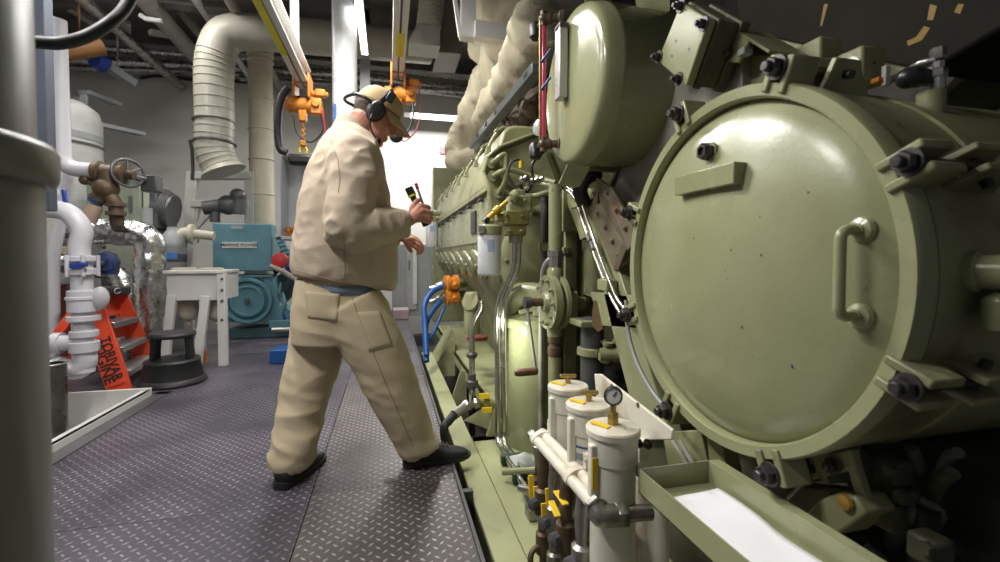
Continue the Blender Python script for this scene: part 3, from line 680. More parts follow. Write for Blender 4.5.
# ---------------------------------------------------------------- monorail beams and hoists
Yh = 4.6
def hoist(px0, py0, lab, lab2, xtop, dy=0.0):
    end = at(px0, py0, Y=Yh + dy); x = end.x; z = end.z
    t = thing('monorail_beam', lab, 'beam', (x, 3.4, z))
    y0 = 1.9
    m = MB(); m.box2((x - 0.055, y0, z), (x + 0.055, Yh + dy + 0.1, z + 0.012)); m.box2((x - 0.006, y0, z), (x + 0.006, Yh + dy + 0.1, z + 0.17)); m.box2((x - 0.055, y0, z + 0.158), (x + 0.055, Yh + dy + 0.1, z + 0.17))
    m.build('rail', WHITE, t)
    for yy in (2.4, 4.2): MB().box2((x - 0.03, yy, z + 0.17), (x + 0.03, yy + 0.06, ZC)).build('hanger', WHITE, t)
    ys, ln, xa, xb = (3.15, 0.8, -0.05, 0.0) if xtop else (3.75, 0.42, -0.03, 0.035)
    pl = MB(); pl.box2((x + xa, ys, z - 0.004), (x + xb, ys + ln, z)).build('load_label', paint('yellow_label', (0.65, 0.58, 0.02), 0.5), t, label='yellow capacity label')
    # hoist
    h = thing('chain_hoist', lab2, 'hoist', (x, Yh + dy, z - 0.55)); c = V((x, Yh + dy, z - 0.2))
    for s in (-1, 1):
        MB().box(c + V((s * 0.085, 0, 0.16)), (0.025, 0.3, 0.3)).build('trolley_plate', HOIST, h, bevel=0.006)
        for yy in (-0.09, 0.09): MB().cyl(c + V((s * 0.015, yy, 0.24)), c + V((s * 0.075, yy, 0.24)), 0.05, 18).build('trolley_wheel', HOIST, h)
    MB().cyl(c + V((-0.12, 0, 0.03)), c + V((0.12, 0, 0.03)), 0.03, 12).build('trolley_pin', DGREY, h)
    MB().cyl(c + V((-0.17, 0.0, -0.06)), c + V((0.10, 0, -0.06)), 0.095, 22).cyl(c + V((-0.2, 0, -0.06)), c + V((-0.17, 0, -0.06)), 0.07).build('motor', HOIST, h)
    MB().box(c + V((0.16, 0, -0.07)), (0.13, 0.17, 0.2)).cyl(c + V((0.16, -0.09, -0.05)), c + V((0.16, -0.12, -0.05)), 0.05).build('gear_case', HOIST, h, bevel=0.012)
    MB().box(c + V((0.21, -0.02, 0.1)), (0.12, 0.12, 0.09)).cyl(c + V((0.1, 0, 0.1)), c + V((0.3, 0, 0.1)), 0.035).build('trolley_motor', HOIST, h, bevel=0.01)
    MB().box(c + V((0.0, -0.03, -0.2)), (0.09, 0.1, 0.14)).build('chain_guide', HOIST, h, bevel=0.01)
    for k in range(7): MB().ring(c + V((0.0, -0.03, -0.28 - k * 0.035)), (1, 0, 0) if k % 2 else (0, 1, 0), 0.02, 0.007, 10, 6).build('chain_link', HOIST, h)
    MB().box(c + V((0, -0.03, -0.54)), (0.07, 0.07, 0.08)).build('hook_block', HOIST, h, bevel=0.012)
    MB().ring(c + V((0, -0.03, -0.63)), (0, 1, 0), 0.045, 0.014, 18, 8, a0=-2.2, a1=2.4).build('hook', YELLOW if xtop else DGREY, h)
    piv = V((x, Yh + dy, z))
    return h, c, piv
def shrink(h, piv, f=0.74):
    for ch in h.children:
        for vv in ch.data.vertices: vv.co = (piv - h.location) + (vv.co + h.location - piv) * f
h1, c1, v1 = hoist(303, 85, 'white monorail beam ending above the open cabinet at left', 'orange chain hoist with a black chain bag above the cabinet', True)
MB().tube(bez([c1 + V((-0.17, 0, 0.15)), c1 + V((-0.26, 0, 0.0)), c1 + V((-0.30, 0, -0.3)), c1 + V((-0.28, 0, -0.6)), c1 + V((-0.2, 0, -0.66))], 6), 0.045, 12).build('chain_bag', BLACK, h1)
MB().tube(bez([c1 + V((0.2, -0.05, -0.1)), c1 + V((0.24, -0.05, -0.35)), c1 + V((0.1, -0.05, -0.52)), c1 + V((-0.06, -0.05, -0.42)), c1 + V((-0.1, -0.05, -0.2))], 6), 0.012, 8).build('cable', BLACK, h1)
MB().tube(bez([c1 + V((0.24, -0.05, -0.1)), c1 + V((0.27, -0.05, -0.5)), c1 + V((0.27, -0.05, -0.85))], 6), 0.008, 8).build('cord', RED, h1)
h2, c2, v2 = hoist(398, 75, 'white monorail beam with a yellow label above the walkway', 'orange chain hoist hanging behind the worker\'s cap', False)
MB().tube(bez([c2 + V((0.18, -0.05, -0.1)), c2 + V((0.19, -0.1, -0.35)), c2 + V((0.12, -0.12, -0.56)), c2 + V((0.04, -0.12, -0.62))], 6), 0.014, 8).build('cable', BLACK, h2)
MB().tube(bez([c2 + V((0.26, -0.02, 0.1)), c2 + V((0.29, -0.05, -0.2)), c2 + V((0.24, -0.1, -0.5)), c2 + V((0.1, -0.1, -0.68)), c2 + V((0.0, -0.1, -0.66))], 6), 0.009, 8).build('cord', paint('red_cord', (0.28, 0.02, 0.05), 0.5), h2)
MB().sphere(c2 + V((-0.03, -0.1, -0.64)), (0.085, 0.07, 0.075)).build('pendant_control', BLACK, h2)
MB().box(c1 + V((-0.03, 0.0, -0.74)), (0.3, 0.16, 0.14)).build('rigging_pile', BLACK, h1, label='black chain bag', bevel=0.03)
shrink(h1, v1); shrink(h2, v2)

# ---------------------------------------------------------------- overhead: hoods, supports, pipes, lamps
def fixture(c, dims, lab, drop=None):
    t = thing('ceiling_light', lab, 'light fixture', c, 'fluorescent lights added over the deck' if lab.startswith('fluorescent') else None)
    c = V(c)
    MB().box(c + V((0, 0, 0.035)), (dims[0], dims[1], 0.06)).build('housing', WHITE, t, bevel=0.008)
    MB().box(c, (dims[0] * 0.8, dims[1] * 0.97, 0.012)).build('diffuser', TUBE_E, t)
    if drop: 
        for s in (-0.4, 0.4):
            o = V((0, dims[1] * s, 0)) if dims[1] > dims[0] else V((dims[0] * s, 0, 0))
            MB().cyl(c + o + V((0, 0, 0.06)), V((c.x + o.x, c.y + o.y, ZC)), 0.008, 8).build('hanger_rod', STEEL, t)
q_ = at(362, 30, Y=5.4); area('tube_or_added_light', q_ + V((0, 0, -0.012)), (0.07, 1.25), 17)
fixture(at(362, 30, Y=5.4), (0.09, 1.3), 'narrow fluorescent light beside the white vertical pipe', True)
for i, (p, s, e) in enumerate(LAMPS):
    fixture((p[0], p[1], p[2] + 0.012), (s[0] + 0.04, s[1] + 0.06), 'bright fluorescent light across the far end wall' if i == 3 else 'fluorescent light added over the deck, out of view', True)

t = thing('vent_hood', 'grey square-to-round ventilation duct at top centre', 'duct', at(428, 50, Y=5.5))
def ph(px, py, dy=0): return at(px, py, Y=5.5 + dy)
pts = [ph(433, -20), ph(431, 8), ph(428, 30)]
r = (ph(441, 20) - ph(417, 20)).length / 2
MB().tube(pts, r, 28).build('round_duct', DUCT, t)
for k in range(8): MB().ring(ph(432.5 - k * 0.5, -6 + k * 4.5), (0.02, 0, 1), r, 0.008, 28, 6).build('seam_ring', DUCT, t)
a, b = ph(428, 30), ph(424, 47)
R0 = [a + V((r * math.cos(PI / 4 + PI / 2 * k) * 1.3, r * math.sin(PI / 4 + PI / 2 * k) * 1.3, 0)) for k in range(4)]
R1 = [b + V((r * 1.7 * math.cos(PI / 4 + PI / 2 * k), r * 1.7 * math.sin(PI / 4 + PI / 2 * k), 0)) for k in range(4)]
MB().rings([R0, R1, [p + V((0, 0, -0.05)) for p in R1]]).build('hood', paint('hood_grey', (0.30, 0.29, 0.26), 0.5), t)
MB().prism([ph(449, -12), ph(470, -12), ph(462, 54), ph(437, 52)], (0, 0.6, 0)).build('brown_hood', paint('brown_hood_paint', (0.15, 0.125, 0.10), 0.5), None, 'brown wedge-shaped hood hanging by the white bracket', 'hood', bevel=0.01)

# white support bracket
Yb = 3.9
def pb(px, py, dy=0): return at(px, py, Y=Yb + dy)
t = thing('support_bracket', 'white steel support bracket under the overhead exhaust lagging', 'bracket', pb(490, 40))
MB().prism([pb(462, -10), pb(476, -10), pb(476, 38), pb(461, 36)], (0, 0.1, 0)).build('upright', WHITE, t, bevel=0.004)
MB().beam(pb(474, 30), pb(540, 40), 0.1, 0.14).build('arm', WHITE, t, bevel=0.004)
MB().prism([pb(452, -10), pb(456, -10), pb(462, 36), pb(459, 36)], (0, 0.04, 0)).build('gusset', WHITE, t)
MB().prism([pb(520, 12), pb(524, 12), pb(519, 40), pb(513, 38)], (0, 0.05, 0)).build('strut', WHITE, t)

# bundles of silver service pipes along the far wall
def run(pts, r, mat, lab, Y, name='service_pipe', group=None):
    o = MB().tube([at(x, y, Y=Y) for x, y in pts], r, 12).build(name, mat, None, lab, 'pipe', group); return o
FO2 = paint('dull_lagging_foil', (0.42, 0.41, 0.40), 0.3, 0.9, var=0.25, scale=12, bump=0.4, bscale=20)
for i, (y0, y1, r, mt) in enumerate(((38, 49, 0.06, FO2), (44, 55, 0.08, FOIL), (53, 60, 0.05, GREYPL), (59, 66, 0.09, FOIL), (67, 72, 0.06, FO2))):
    run(((60, y0), (196, y1), (330, y1 + 8), (470, y1 + 24)), r, mt, ['topmost', 'second', 'middle', 'fourth', 'lowest'][i] + ' service pipe in the bundle high on the far wall', 8.75, 'service_pipe', 'service pipes along the far wall')
run(((240, 78), (330, 84), (480, 92)), 0.05, FO2, 'thin silver pipe under the service bundle at centre', 8.7)
MB().tube(bez([at(140, 78, Y=8.97), at(160, 76, Y=8.97), at(196, 80, Y=8.97), at(250, 82, Y=8.97)], 5), 0.025, 8).build('cable', BLACK, None, 'black cable sagging across the far wall under the pipes', 'cable')
q_ = at(118, 72, Y=7.34); MB().beam(at(103, 63, Y=7.2), at(134, 84, Y=7.5), 0.12, 0.1).cyl(q_, (q_.x, q_.y, ZC), 0.012, 8).build('conduit', GREYP, None, 'grey conduit slanting down with a blue end at upper left', 'conduit')
MB().cyl(at(95, 59, Y=7.1), at(105, 65, Y=7.21), 0.11).build('blue_coupling', BLUEH, None, 'blue pipe coupling at the end of the grey conduit', 'coupling')
q_ = at(80, 48, Y=6.6); MB().cyl(at(62, 51, Y=6.5), at(102, 46, Y=6.7), 0.11).cyl(q_, (q_.x, q_.y, ZC), 0.012, 8).build('rusty_pipe', paint('rusty_orange_pipe', (0.22, 0.10, 0.03), 0.6), None, 'rusty brown pipe stub under the black hose', 'pipe')
MB().tube([at(140, 15, Y=6.5), at(146, 19, Y=6.5), at(162, 21, Y=6.5)], 0.03, 8).build('bent_rod', WHITE, None, 'short bent white rod under the dark ceiling', 'rod')
for (x0, y0, x1, y1) in ((126, 22, 126, 40), (180, 10, 200, 35), (70, 8, 105, 30), (150, 32, 184, 38)):
    q_ = at((x0 + x1) / 2, (y0 + y1) / 2, Y=7.15)
    MB().beam(at(x0, y0, Y=7.0), at(x1, y1, Y=7.3), 0.1, 0.06).cyl(q_, (q_.x, q_.y, ZC), 0.012, 8).build('hanger_strap', GREYPL, None, {126: 'vertical pipe hanger over the service bundle', 180: 'slanting hanger beside the duct elbow', 70: 'slanting hanger above the black hose', 150: 'flat hanger left of the cream duct'}[x0], 'hanger')
for i, (x, z, y0, r_) in enumerate(((-3.3, 3.95, 3.5, 0.07), (-2.75, 4.1, 3.6, 0.11), (-2.2, 4.15, 3.7, 0.05), (-1.75, 4.05, 3.5, 0.06))):
    MB().tube([(x, y0, z), (x - 0.1, 8.9, z - 0.05)], r_, 14).build('ceiling_pipe', (FO2, GREYPL, WHITE, GREYPL)[i], None, ('silver overhead pipe nearest the left wall under the ceiling', 'thick grey overhead pipe under the ceiling at upper left', 'thin white overhead pipe under the ceiling above the duct', 'grey overhead pipe under the ceiling just left of the left monorail')[i], 'pipe')
# black hose across the top left
MB().tube(bez([at(34, 42, Y=1.25), at(60, 43, Y=1.25), at(85, 37, Y=1.28), at(108, 24, Y=1.3), at(125, 8, Y=1.35), at(138, -20, Y=1.4)], 8), 0.014, 14).build('hose', BLACK, None, 'thick black hose drooping across the top left corner', 'hose')

# ---------------------------------------------------------------- far end: locker, sign, step
t = thing('steel_locker', 'grey steel locker door at the far end of the walkway', 'locker', (0.33, 8.0, 0))
a, b = at(392, 244, Y=7.9), at(421, 320, Y=7.9)
MB().box2((a.x, 7.9, 0), (b.x + 0.3, 8.5, a.z)).build('body', GREYP, t, bevel=0.01)
MB().box2((at(407, 300, Y=7.88).x, 7.87, 0.1), (at(417, 300, Y=7.88).x, 7.9, a.z - 0.1)).build('door', paint('locker_door', (0.36, 0.37, 0.38), 0.4), t, bevel=0.008)
MB().cyl((at(409, 300, Y=7.86).x, 7.85, 0.8), (at(409, 300, Y=7.86).x, 7.85, 0.95), 0.015, 10).build('handle', STEEL, t)
MB().box2((at(413, 270, Y=7.85).x, 7.85, 0.2), (at(417, 270, Y=7.85).x, 7.87, at(417, 248, Y=7.85).z)).build('white_strip', WHITE, t, label='narrow white strip')
MB().box2((at(393, 311, Y=7.4).x, 7.4, 0), (at(409, 311, Y=7.4).x, 7.85, 0.16)).build('deck_step', paint('pinkish_step', (0.32, 0.25, 0.25), 0.5), None, 'low step at the far end of the walkway', 'step', bevel=0.01)
MB().box2(at(439.5, 147, Y=8.98), at(449, 154, Y=8.96)).build('wall_sign', paint('red_sign', (0.65, 0.06, 0.08), 0.45), None, 'small red sign on the white far wall', 'sign')
a, b = at(433, 167, Y=7.0), at(452, 230, Y=7.0)
MB().box2((a.x, 7.0, 0.0), (b.x + 0.3, 7.35, a.z)).build('green_cabinet', OLIVE, None, 'tall olive cabinet on the far wall beyond the engine', 'cabinet', bevel=0.01)
# ================================================================ engine bed
ZB = -0.06
t = thing('engine_bed', 'olive painted steel engine bed running beside the walkway edge', 'engine bed', (0.65, 2.5, -0.5))
MB().box2((0.355, 0.3, ZB - 0.02), (0.468, 5.1, ZB)).build('edge_plate', OLIVE_BASE, t, bevel=0.002)
MB().box2((0.471, 0.3, ZB - 0.02), (1.14, 2.62, ZB)).build('base_plate', OLIVE_BASE, t, bevel=0.002)
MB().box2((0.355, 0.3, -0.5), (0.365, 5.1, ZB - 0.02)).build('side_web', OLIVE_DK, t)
MB().box2((0.64, 2.62, 0.02), (1.3, 6.3, 0.05)).box2((0.64, 2.62, -0.06), (0.655, 6.3, 0.05)).build('shelf_plate', OLIVE_BASE, t, bevel=0.002)
MB().prism([(0.468, 4.55, ZB), (0.65, 4.55, 0.24), (0.65, 4.55, -0.2), (0.468, 4.55, -0.2)], (0, 0.5, 0)).build('inclined_plate', OLIVE_BASE, t)
MB().prism([(0.56, 2.60, ZB), (0.70, 2.60, ZB), (0.66, 2.60, 0.16), (0.63, 2.60, 0.16)], (0, 0.03, 0)).prism([(0.47, 2.9, ZB), (0.65, 2.62, ZB), (0.65, 2.62, 0.17)], (0.02, 0.02, 0)).build('gusset', OLIVE_BASE, t)
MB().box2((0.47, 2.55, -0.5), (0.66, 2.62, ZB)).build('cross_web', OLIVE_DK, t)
MB().prism([(0.48, 3.85, -0.35), (0.65, 3.85, -0.35), (0.65, 3.85, 0.02), (0.60, 3.85, 0.02)], (0, 0.03, 0)).build('gusset', OLIVE_BASE, t)

# ================================================================ the diesel engine
XE = 0.62; Y0E, Y1E = 2.75, 6.3
t = thing('diesel_engine', 'long olive diesel engine with latched top covers along the walkway', 'engine', (1.2, 4.5, 0.05))
def ext(poly, y0, y1, name, mat, bev=0.012):
    return MB().prism([(x, y0, z) for x, z in poly], (0, y1 - y0, 0)).build(name, mat, t, bevel=bev)
ext([(0.62, 1.08), (0.62, 1.45), (1.9, 1.45), (1.9, 0.05), (1.05, 0.05), (0.9, 0.55), (0.74, 0.80)], Y0E, Y1E, 'crankcase', OLIVE2)
# top covers : slope with rounded ridge
zr = at(475, 159, X=0.72).z
ext([(0.60, 1.43), (0.60, 1.46), (0.70, zr - 0.05), (0.735, zr - 0.012), (0.78, zr), (1.5, zr), (1.5, 1.43)], Y0E + 0.02, Y1E - 0.02, 'top_cover', OLIVE2, 0.02)
ext([(0.585, 1.405), (0.585, 1.435), (0.7, 1.435), (0.7, 1.405)], Y0E, Y1E, 'cover_rail', OLIVE2, 0.004)
nl = 8; dY = (Y1E - Y0E) / nl
for i in range(nl):
    y = Y0E + dY * (i + 0.45)
    m = MB(); m.tube(bez([(0.78, y, zr + 0.0), (0.75, y, zr + 0.03), (0.70, y, zr - 0.015), (0.655, y, zr - 0.09), (0.645, y, zr - 0.13)], 5), 0.012, 10)
    m.box((0.645, y, zr - 0.13), (0.03, 0.05, 0.04)).cyl((0.70, y - 0.04, zr + 0.005), (0.70, y + 0.04, zr + 0.005), 0.012, 10); m.build('cover_latch', OLIVE, t)
    # side panels
    m = MB(); m.cyl((0.615, y, 1.375), (0.585, y, 1.375), 0.012, 10).beam((0.585, y - 0.045, 1.38), (0.585, y + 0.045, 1.37), 0.014, 0.014); m.build('panel_handle', DGREY, t)
    # hand-hole caps on the slope
    n = V((-0.28, 0, -0.12)).normalized(); up = V((0.12, 0, -0.28)).normalized()
    c = V((0.675, y, 0.945))
    m = MB(); prof = []
    R = []
    for d, s in ((0.0, 1.0), (0.016, 0.98), (0.024, 0.88)):
        ring = []
        for k in range(24):
            a = 2 * PI * k / 24; ring.append(c + n * d + V((0, 1, 0)) * (math.cos(a) * 0.165 * s) + up * (math.sin(a) * 0.125 * s * (1.0 if math.sin(a) > 0 else 1.0)))
        R.append(ring)
    m.rings(R); m.build('hand_hole_cover', OLIVE, t)
    m = MB(); m.cyl(c + n * 0.02, c + n * 0.042, 0.016, 12).beam(c + n * 0.03 + up * 0.10, c + n * 0.03 - up * 0.02, 0.014, 0.01); m.build('cover_clamp', OLIVE2, t)
MB().box2((0.612, Y0E + 0.1, 1.10), (0.625, Y1E - 0.1, 1.385)).build('side_panel', OLIVE, t, bevel=0.004)
MB().box2((0.60, 3.18, 1.17), (0.612, 3.36, 1.33)).build('nameplate', BLACKP, t, label='small black plate')
MB().box2((0.605, Y0E, 1.08), (0.63, Y0E + 0.07, 1.42)).build('panel_edge', OLIVE, t, bevel=0.004)
MB().box2((0.60, Y0E + 0.01, 1.19), (0.61, Y0E + 0.06, 1.25)).build('latch_plate', BLACKP, t)
# near end housing with round cover
def pe(px, py, Y=2.7): return at(px, py, Y=Y)
hp = [pe(489, 190), pe(484, 170), pe(488, 156), pe(500, 146), pe(526, 136), pe(548, 128), pe(620, 118), V((1.9, 2.7, 1.7)), V((1.9, 2.7, 0.05)), V((0.95, 2.7, 0.05)), V((0.72, 2.7, 0.8)), V((0.62, 2.7, 1.08))]
MB().prism(hp, (0, 0.07, 0)).build('end_housing', OLIVE2, t, bevel=0.01)
MB().lathe([(0.36, 0), (0.36, 0.03), (0.34, 0.045), (0.30, 0.05), (0, 0.055)], (1.02, 2.7, 0.98), (0, -1, 0), 44).build('round_cover', OLIVE2, t)
for k in range(12):
    a = k * PI / 6; MB().bolt((1.02 + 0.33 * math.cos(a), 2.665, 0.98 + 0.33 * math.sin(a)), (0, -1, 0), 0.014).build('cover_bolt', OLIVE2, t)
# curved rail over the end
MB().tube([pe(484, 172, 2.69), pe(488, 157, 2.69), pe(500, 147, 2.69), pe(526, 137, 2.69), pe(548, 129, 2.69)], 0.012, 8).build('edge_bead', OLIVE, t)
# U-shaped fuel rail pipes at the end
def tub(pts, r, name, mat, par, rad=0.03, seg=12): return MB().tube(rounded(pts, rad, 5), r, seg).build(name, mat, par)
Yu = 2.55
q = lambda x, y, Y=Yu: at(x, y, Y=Y)
tub([q(492, 163, 2.68), q(496, 160), q(506, 152), q(506.5, 180), q(499, 193, 2.66)], 0.0155, 'loop_pipe', OLIVE, t, 0.05)
tub([q(493, 176, 2.68), q(500, 172), q(509, 169), q(535, 177), q(556, 183, 2.4)], 0.0155, 'fuel_pipe', OLIVE, t, 0.05)
tub([q(517, 196), q(535, 196), q(548, 192, 2.45), q(556, 190, 2.4)], 0.0155, 'fuel_pipe', OLIVE, t, 0.05)
tub([q(524, 190), q(536, 183), q(556, 186, 2.4)], 0.014, 'fuel_pipe', OLIVE, t, 0.05)
for x, y in ((492, 163), (493, 176), (499, 193)): MB().cyl(q(x, y, 2.70), q(x, y, 2.66), 0.032, 18).build('pipe_boss', OLIVE, t)
for pts, r, mt in ((((508, 173), (511, 163), (519, 160), (522, 168)), 0.006, BLACK), (((520, 186), (526, 192), (531, 185), (526, 178)), 0.009, BLACK), (((533, 177), (532, 165), (540, 155), (546, 150)), 0.008, BLACK), (((508, 178), (514, 186), (522, 184)), 0.012, DGREY)):
    MB().tube(bez([q(x, y, 2.42) for x, y in pts], 6), r, 8).build('cable', mt, t)
MB().cyl(q(521, 168, 2.42), q(521, 161, 2.42), 0.013, 12).build('yellow_plug', YELLOW, t, label='yellow plug')
for x, y in ((526, 184), (531, 183), (520, 181), (536, 182)): MB().lathe([(0.012, 0), (0.02, 0.01), (0.02, 0.025), (0.012, 0.03), (0.012, 0.05)], q(x, y, 2.40), (0.6, -0.6, 0.4), 8).build('fitting', STEEL, t)

# ================================================================ spin-on filter and pump head
OLB = paint('olive_brass', (0.24, 0.22, 0.07), 0.38, 0.2, var=0.2, scale=15)
Yp_ = 2.42
g = lambda x, y, Y=Yp_: at(x, y, Y=Y)
t = thing('fuel_pump', 'olive pump head with a white spin-on filter and twin steel tubes', 'pump', g(515, 215))
for (x0, y0, x1, y1, d, m_) in ((508, 196, 529, 213, 0.10, OLIVE), (503, 211, 526, 226, 0.12, OLB), (506, 224, 524, 236, 0.10, OLB), (512, 190, 524, 198, 0.07, OLIVE), (496, 214, 506, 222, 0.08, OLB), (524, 202, 531, 210, 0.06, OLIVE)):
    a, b = g(x0, y0), g(x1, y1)
    MB().box2((a.x, Yp_ - d / 2, b.z), (b.x, Yp_ + d / 2, a.z)).build('pump_block', m_, t, bevel=0.008)
for k, (x, y) in enumerate(((511, 200), (525, 200), (506, 215), (522, 216), (509, 231), (521, 231))): MB().bolt(g(x, y, Yp_ - 0.062), (0, -1, 0), 0.008).build('bolt', OLIVE2, t)
MB().tube([g(512, 198, 2.36), g(517, 195, 2.36)], 0.03, 14).build('elbow_fitting', OLIVE, t)
MB().cyl(g(514, 236), g(514, 243), 0.03, 6).cyl(g(519, 236), g(519, 243), 0.02, 6).build('tube_nut', STEEL, t)
fr = (g(501, 250) - g(478, 250)).length / 2
f0 = g(489.5, 275, 2.40); zf = lambda y: g(489.5, y, 2.40).z
MB().lathe([(fr * 0.9, zf(275.5)), (fr, zf(274)), (fr, zf(237)), (fr * 0.98, zf(235))], (f0.x, 2.40, 0), seg=32).build('filter_canister', paint('filter_white', (0.72, 0.74, 0.78), 0.3, var=0.02), t, label='white spin-on filter')
MB().lathe([(fr * 1.05, zf(235)), (fr * 1.05, zf(227)), (fr * 0.9, zf(225)), (fr * 0.35, zf(224)), (fr * 0.35, zf(221))], (f0.x, 2.40, 0), seg=28).build('filter_head', OLIVE, t)
m = MB(); R = []
for k in range(6):
    a = -1.95 + k * 0.12; R.append([V((f0.x + fr * s * math.cos(a), 2.40 + fr * s * math.sin(a), zf(z))) for s, z in ((1.004, 252), (1.004, 240), (1.012, 240), (1.012, 252))])
m.rings(R); m.build('filter_label', paint('pale_blue_print', (0.42, 0.5, 0.66), 0.4), t, label='pale blue printed label')
tub([g(484, 229, 2.35), g(478, 229, 2.35)], 0.02, 'drain_fitting', STEEL, t)
MB().lathe([(0.01, 0), (0.014, 0.01), (0.014, 0.05), (0.022, 0.055), (0.022, 0.09), (0.012, 0.1), (0.012, 0.15)], g(487, 219, 2.38), g(503, 205, 2.38) - g(487, 219, 2.38), 10).build('yellow_sensor', paint('yellow_black_sensor', (0.5, 0.33, 0.02), 0.4), t)
MB().tube([g(484, 222, 2.38), g(488, 218, 2.38)], 0.015, 10).build('sensor_end', BLACK, t)
# twin stainless tubes down to the bed and towards the camera
for dx, dz, xb in ((0, 0, 0.585), (0.034, 0.0, 0.64)):
    a = g(514, 240); 
    p = [V((a.x + dx * 0.8, Yp_, a.z)), V((a.x + dx * 0.8, Yp_, g(515, 268).z)), V((g(497.5, 305).x + dx, Yp_ , g(497, 302).z)), V((g(497.5, 305).x + dx, Yp_, -0.015)), V((g(497.5, 305).x + dx, Yp_ - 0.12, -0.02)), V((xb, 1.70, -0.02))]
    tub(p, 0.0155, 'steel_tube', STAIN, t, 0.07, 14)
for yy in (2.22, 2.02, 1.82):
    MB().box((0.612 - (yy - 2.0) * 0.03, yy, -0.03), (0.11, 0.035, 0.05)).build('tube_clamp', paint('dark_green_clamp', (0.02, 0.05, 0.045), 0.5), t, bevel=0.006)

# far white filter
t = thing('oil_filter', 'white spin-on filter at the far end of the engine beside the worker\'s hand', 'filter', at(432, 246, Y=5.6))
f0 = at(432, 240, Y=5.6); fr = 0.075; zf = lambda y: at(432, y, Y=5.6).z
MB().lathe([(fr * 0.9, zf(247)), (fr, zf(246)), (fr, zf(223)), (fr * 0.95, zf(222))], (f0.x, 5.6, 0), seg=24).build('canister', WHITE, t)
MB().lathe([(fr * 1.05, zf(222)), (fr * 1.05, zf(218)), (0.03, zf(216)), (0.03, zf(212))], (f0.x, 5.6, 0), seg=20).build('head', OLIVE, t)
MB().tube([V((f0.x, 5.6, zf(213))), V((0.65, 5.6, zf(213)))], 0.035, 12).build('bracket_pipe', OLIVE, t)
MB().box2((f0.x - 0.03, 5.525, zf(232)), (f0.x + 0.03, 5.53, zf(226))).build('label_print', paint('blue_print_pale', (0.35, 0.42, 0.6), 0.5), t)

# ================================================================ blue hoses with orange connectors
t = thing('connector_block', 'pair of orange quick connectors feeding blue hoses beside the engine', 'connector', at(452, 295, Y=4.6))
h = lambda x, y, Y=4.55: at(x, y, Y=Y)
for (x, y) in ((452, 284), (452, 297)):
    MB().lathe([(0.04, 0), (0.085, 0.005), (0.085, 0.045), (0.06, 0.05), (0.06, 0.09), (0.085, 0.095), (0.085, 0.13), (0.04, 0.135)], h(x - 7, y), (1, 0.2, 0.05), 20).cyl(h(x + 3, y, 4.5), h(x + 3, y + 3, 4.45), 0.03, 12).build('orange_connector', HOIST, t, label='orange connector')
    MB().lathe([(0.045, 0), (0.05, 0.02), (0.04, 0.03), (0.04, 0.09), (0.03, 0.10), (0.03, 0.16)], h(x - 7, y), (-1, -0.1, -0.35), 16).build('steel_elbow', STEEL, t)
    MB().cyl(h(x + 3, y, 4.6), V((0.78, 4.75, h(x, y).z)), 0.05).build('stub_pipe', OLIVE, t)
for i, (pts, lb) in enumerate(((((441, 287), (431, 293), (423, 306), (418, 325), (416, 340), (418, 356)), 'upper blue hose curving down from the orange connectors'),
                 (((441, 301), (434, 309), (427, 321), (422, 336), (419, 350), (420, 362)), 'lower blue hose curving down from the orange connectors'),
                 (((445, 306), (440, 318), (434, 332), (429, 340)), 'thin blue hose behind the two thick blue hoses'))):
    P = [h(x, y, 4.5 - 0.08 * k) for k, (x, y) in enumerate(pts)]
    P = [V((max(p.x, 0.33), p.y, p.z)) for p in P]
    MB().tube(bez(P, 6), 0.026 if i < 2 else 0.015, 14).build('blue_hose', BLUE, None, lb, 'hose', 'blue hoses at the engine')
tt = thing('steam_pipe', 'slim vertical steel pipe in front of the engine shelf', 'pipe', at(473, 388, Y=3.2))
y_ = 3.2
s = lambda x, y, Y=y_: at(x, y, Y=Y)
tub([V((s(472, 380).x, y_, -0.3)), s(472, 372), s(472, 326), s(482, 308), s(481, 300)], 0.022, 'pipe', STAIN, tt, 0.08)
MB().lathe([(0.03, 0), (0.045, 0.01), (0.045, 0.05), (0.03, 0.06), (0.03, 0.1)], s(472, 388), (0, 0, 1), 8).build('coupling', DGREY, tt)
MB().lathe([(0.03, 0), (0.04, 0.01), (0.04, 0.03), (0.03, 0.04)], s(472, 358), (0, 0, 1), 8).build('coupling', DGREY, tt)
MB().lathe([(0.06, 0), (0.06, 0.3), (0.045, 0.32)], s(472, 334, 3.4), (0, 0, 1), 18).lathe([(0.02, 0), (0.07, 0.01), (0.07, 0.03), (0.02, 0.035)], s(472, 302, 3.38), (-0.6, -0.6, 0.3), 16).sphere(s(474, 303, 3.4), 0.06).build('valve_body', OLIVE2, tt)
MB().lathe([(0.0, 0), (0.085, 0.005), (0.085, 0.03), (0.0, 0.035)], at(477, 340, Y=3.55) + V((0, 0, 0.0)), (0, 0, 1), 20).build('red_cap', paint('dull_red', (0.25, 0.05, 0.05), 0.5), tt, label='dull red cap')

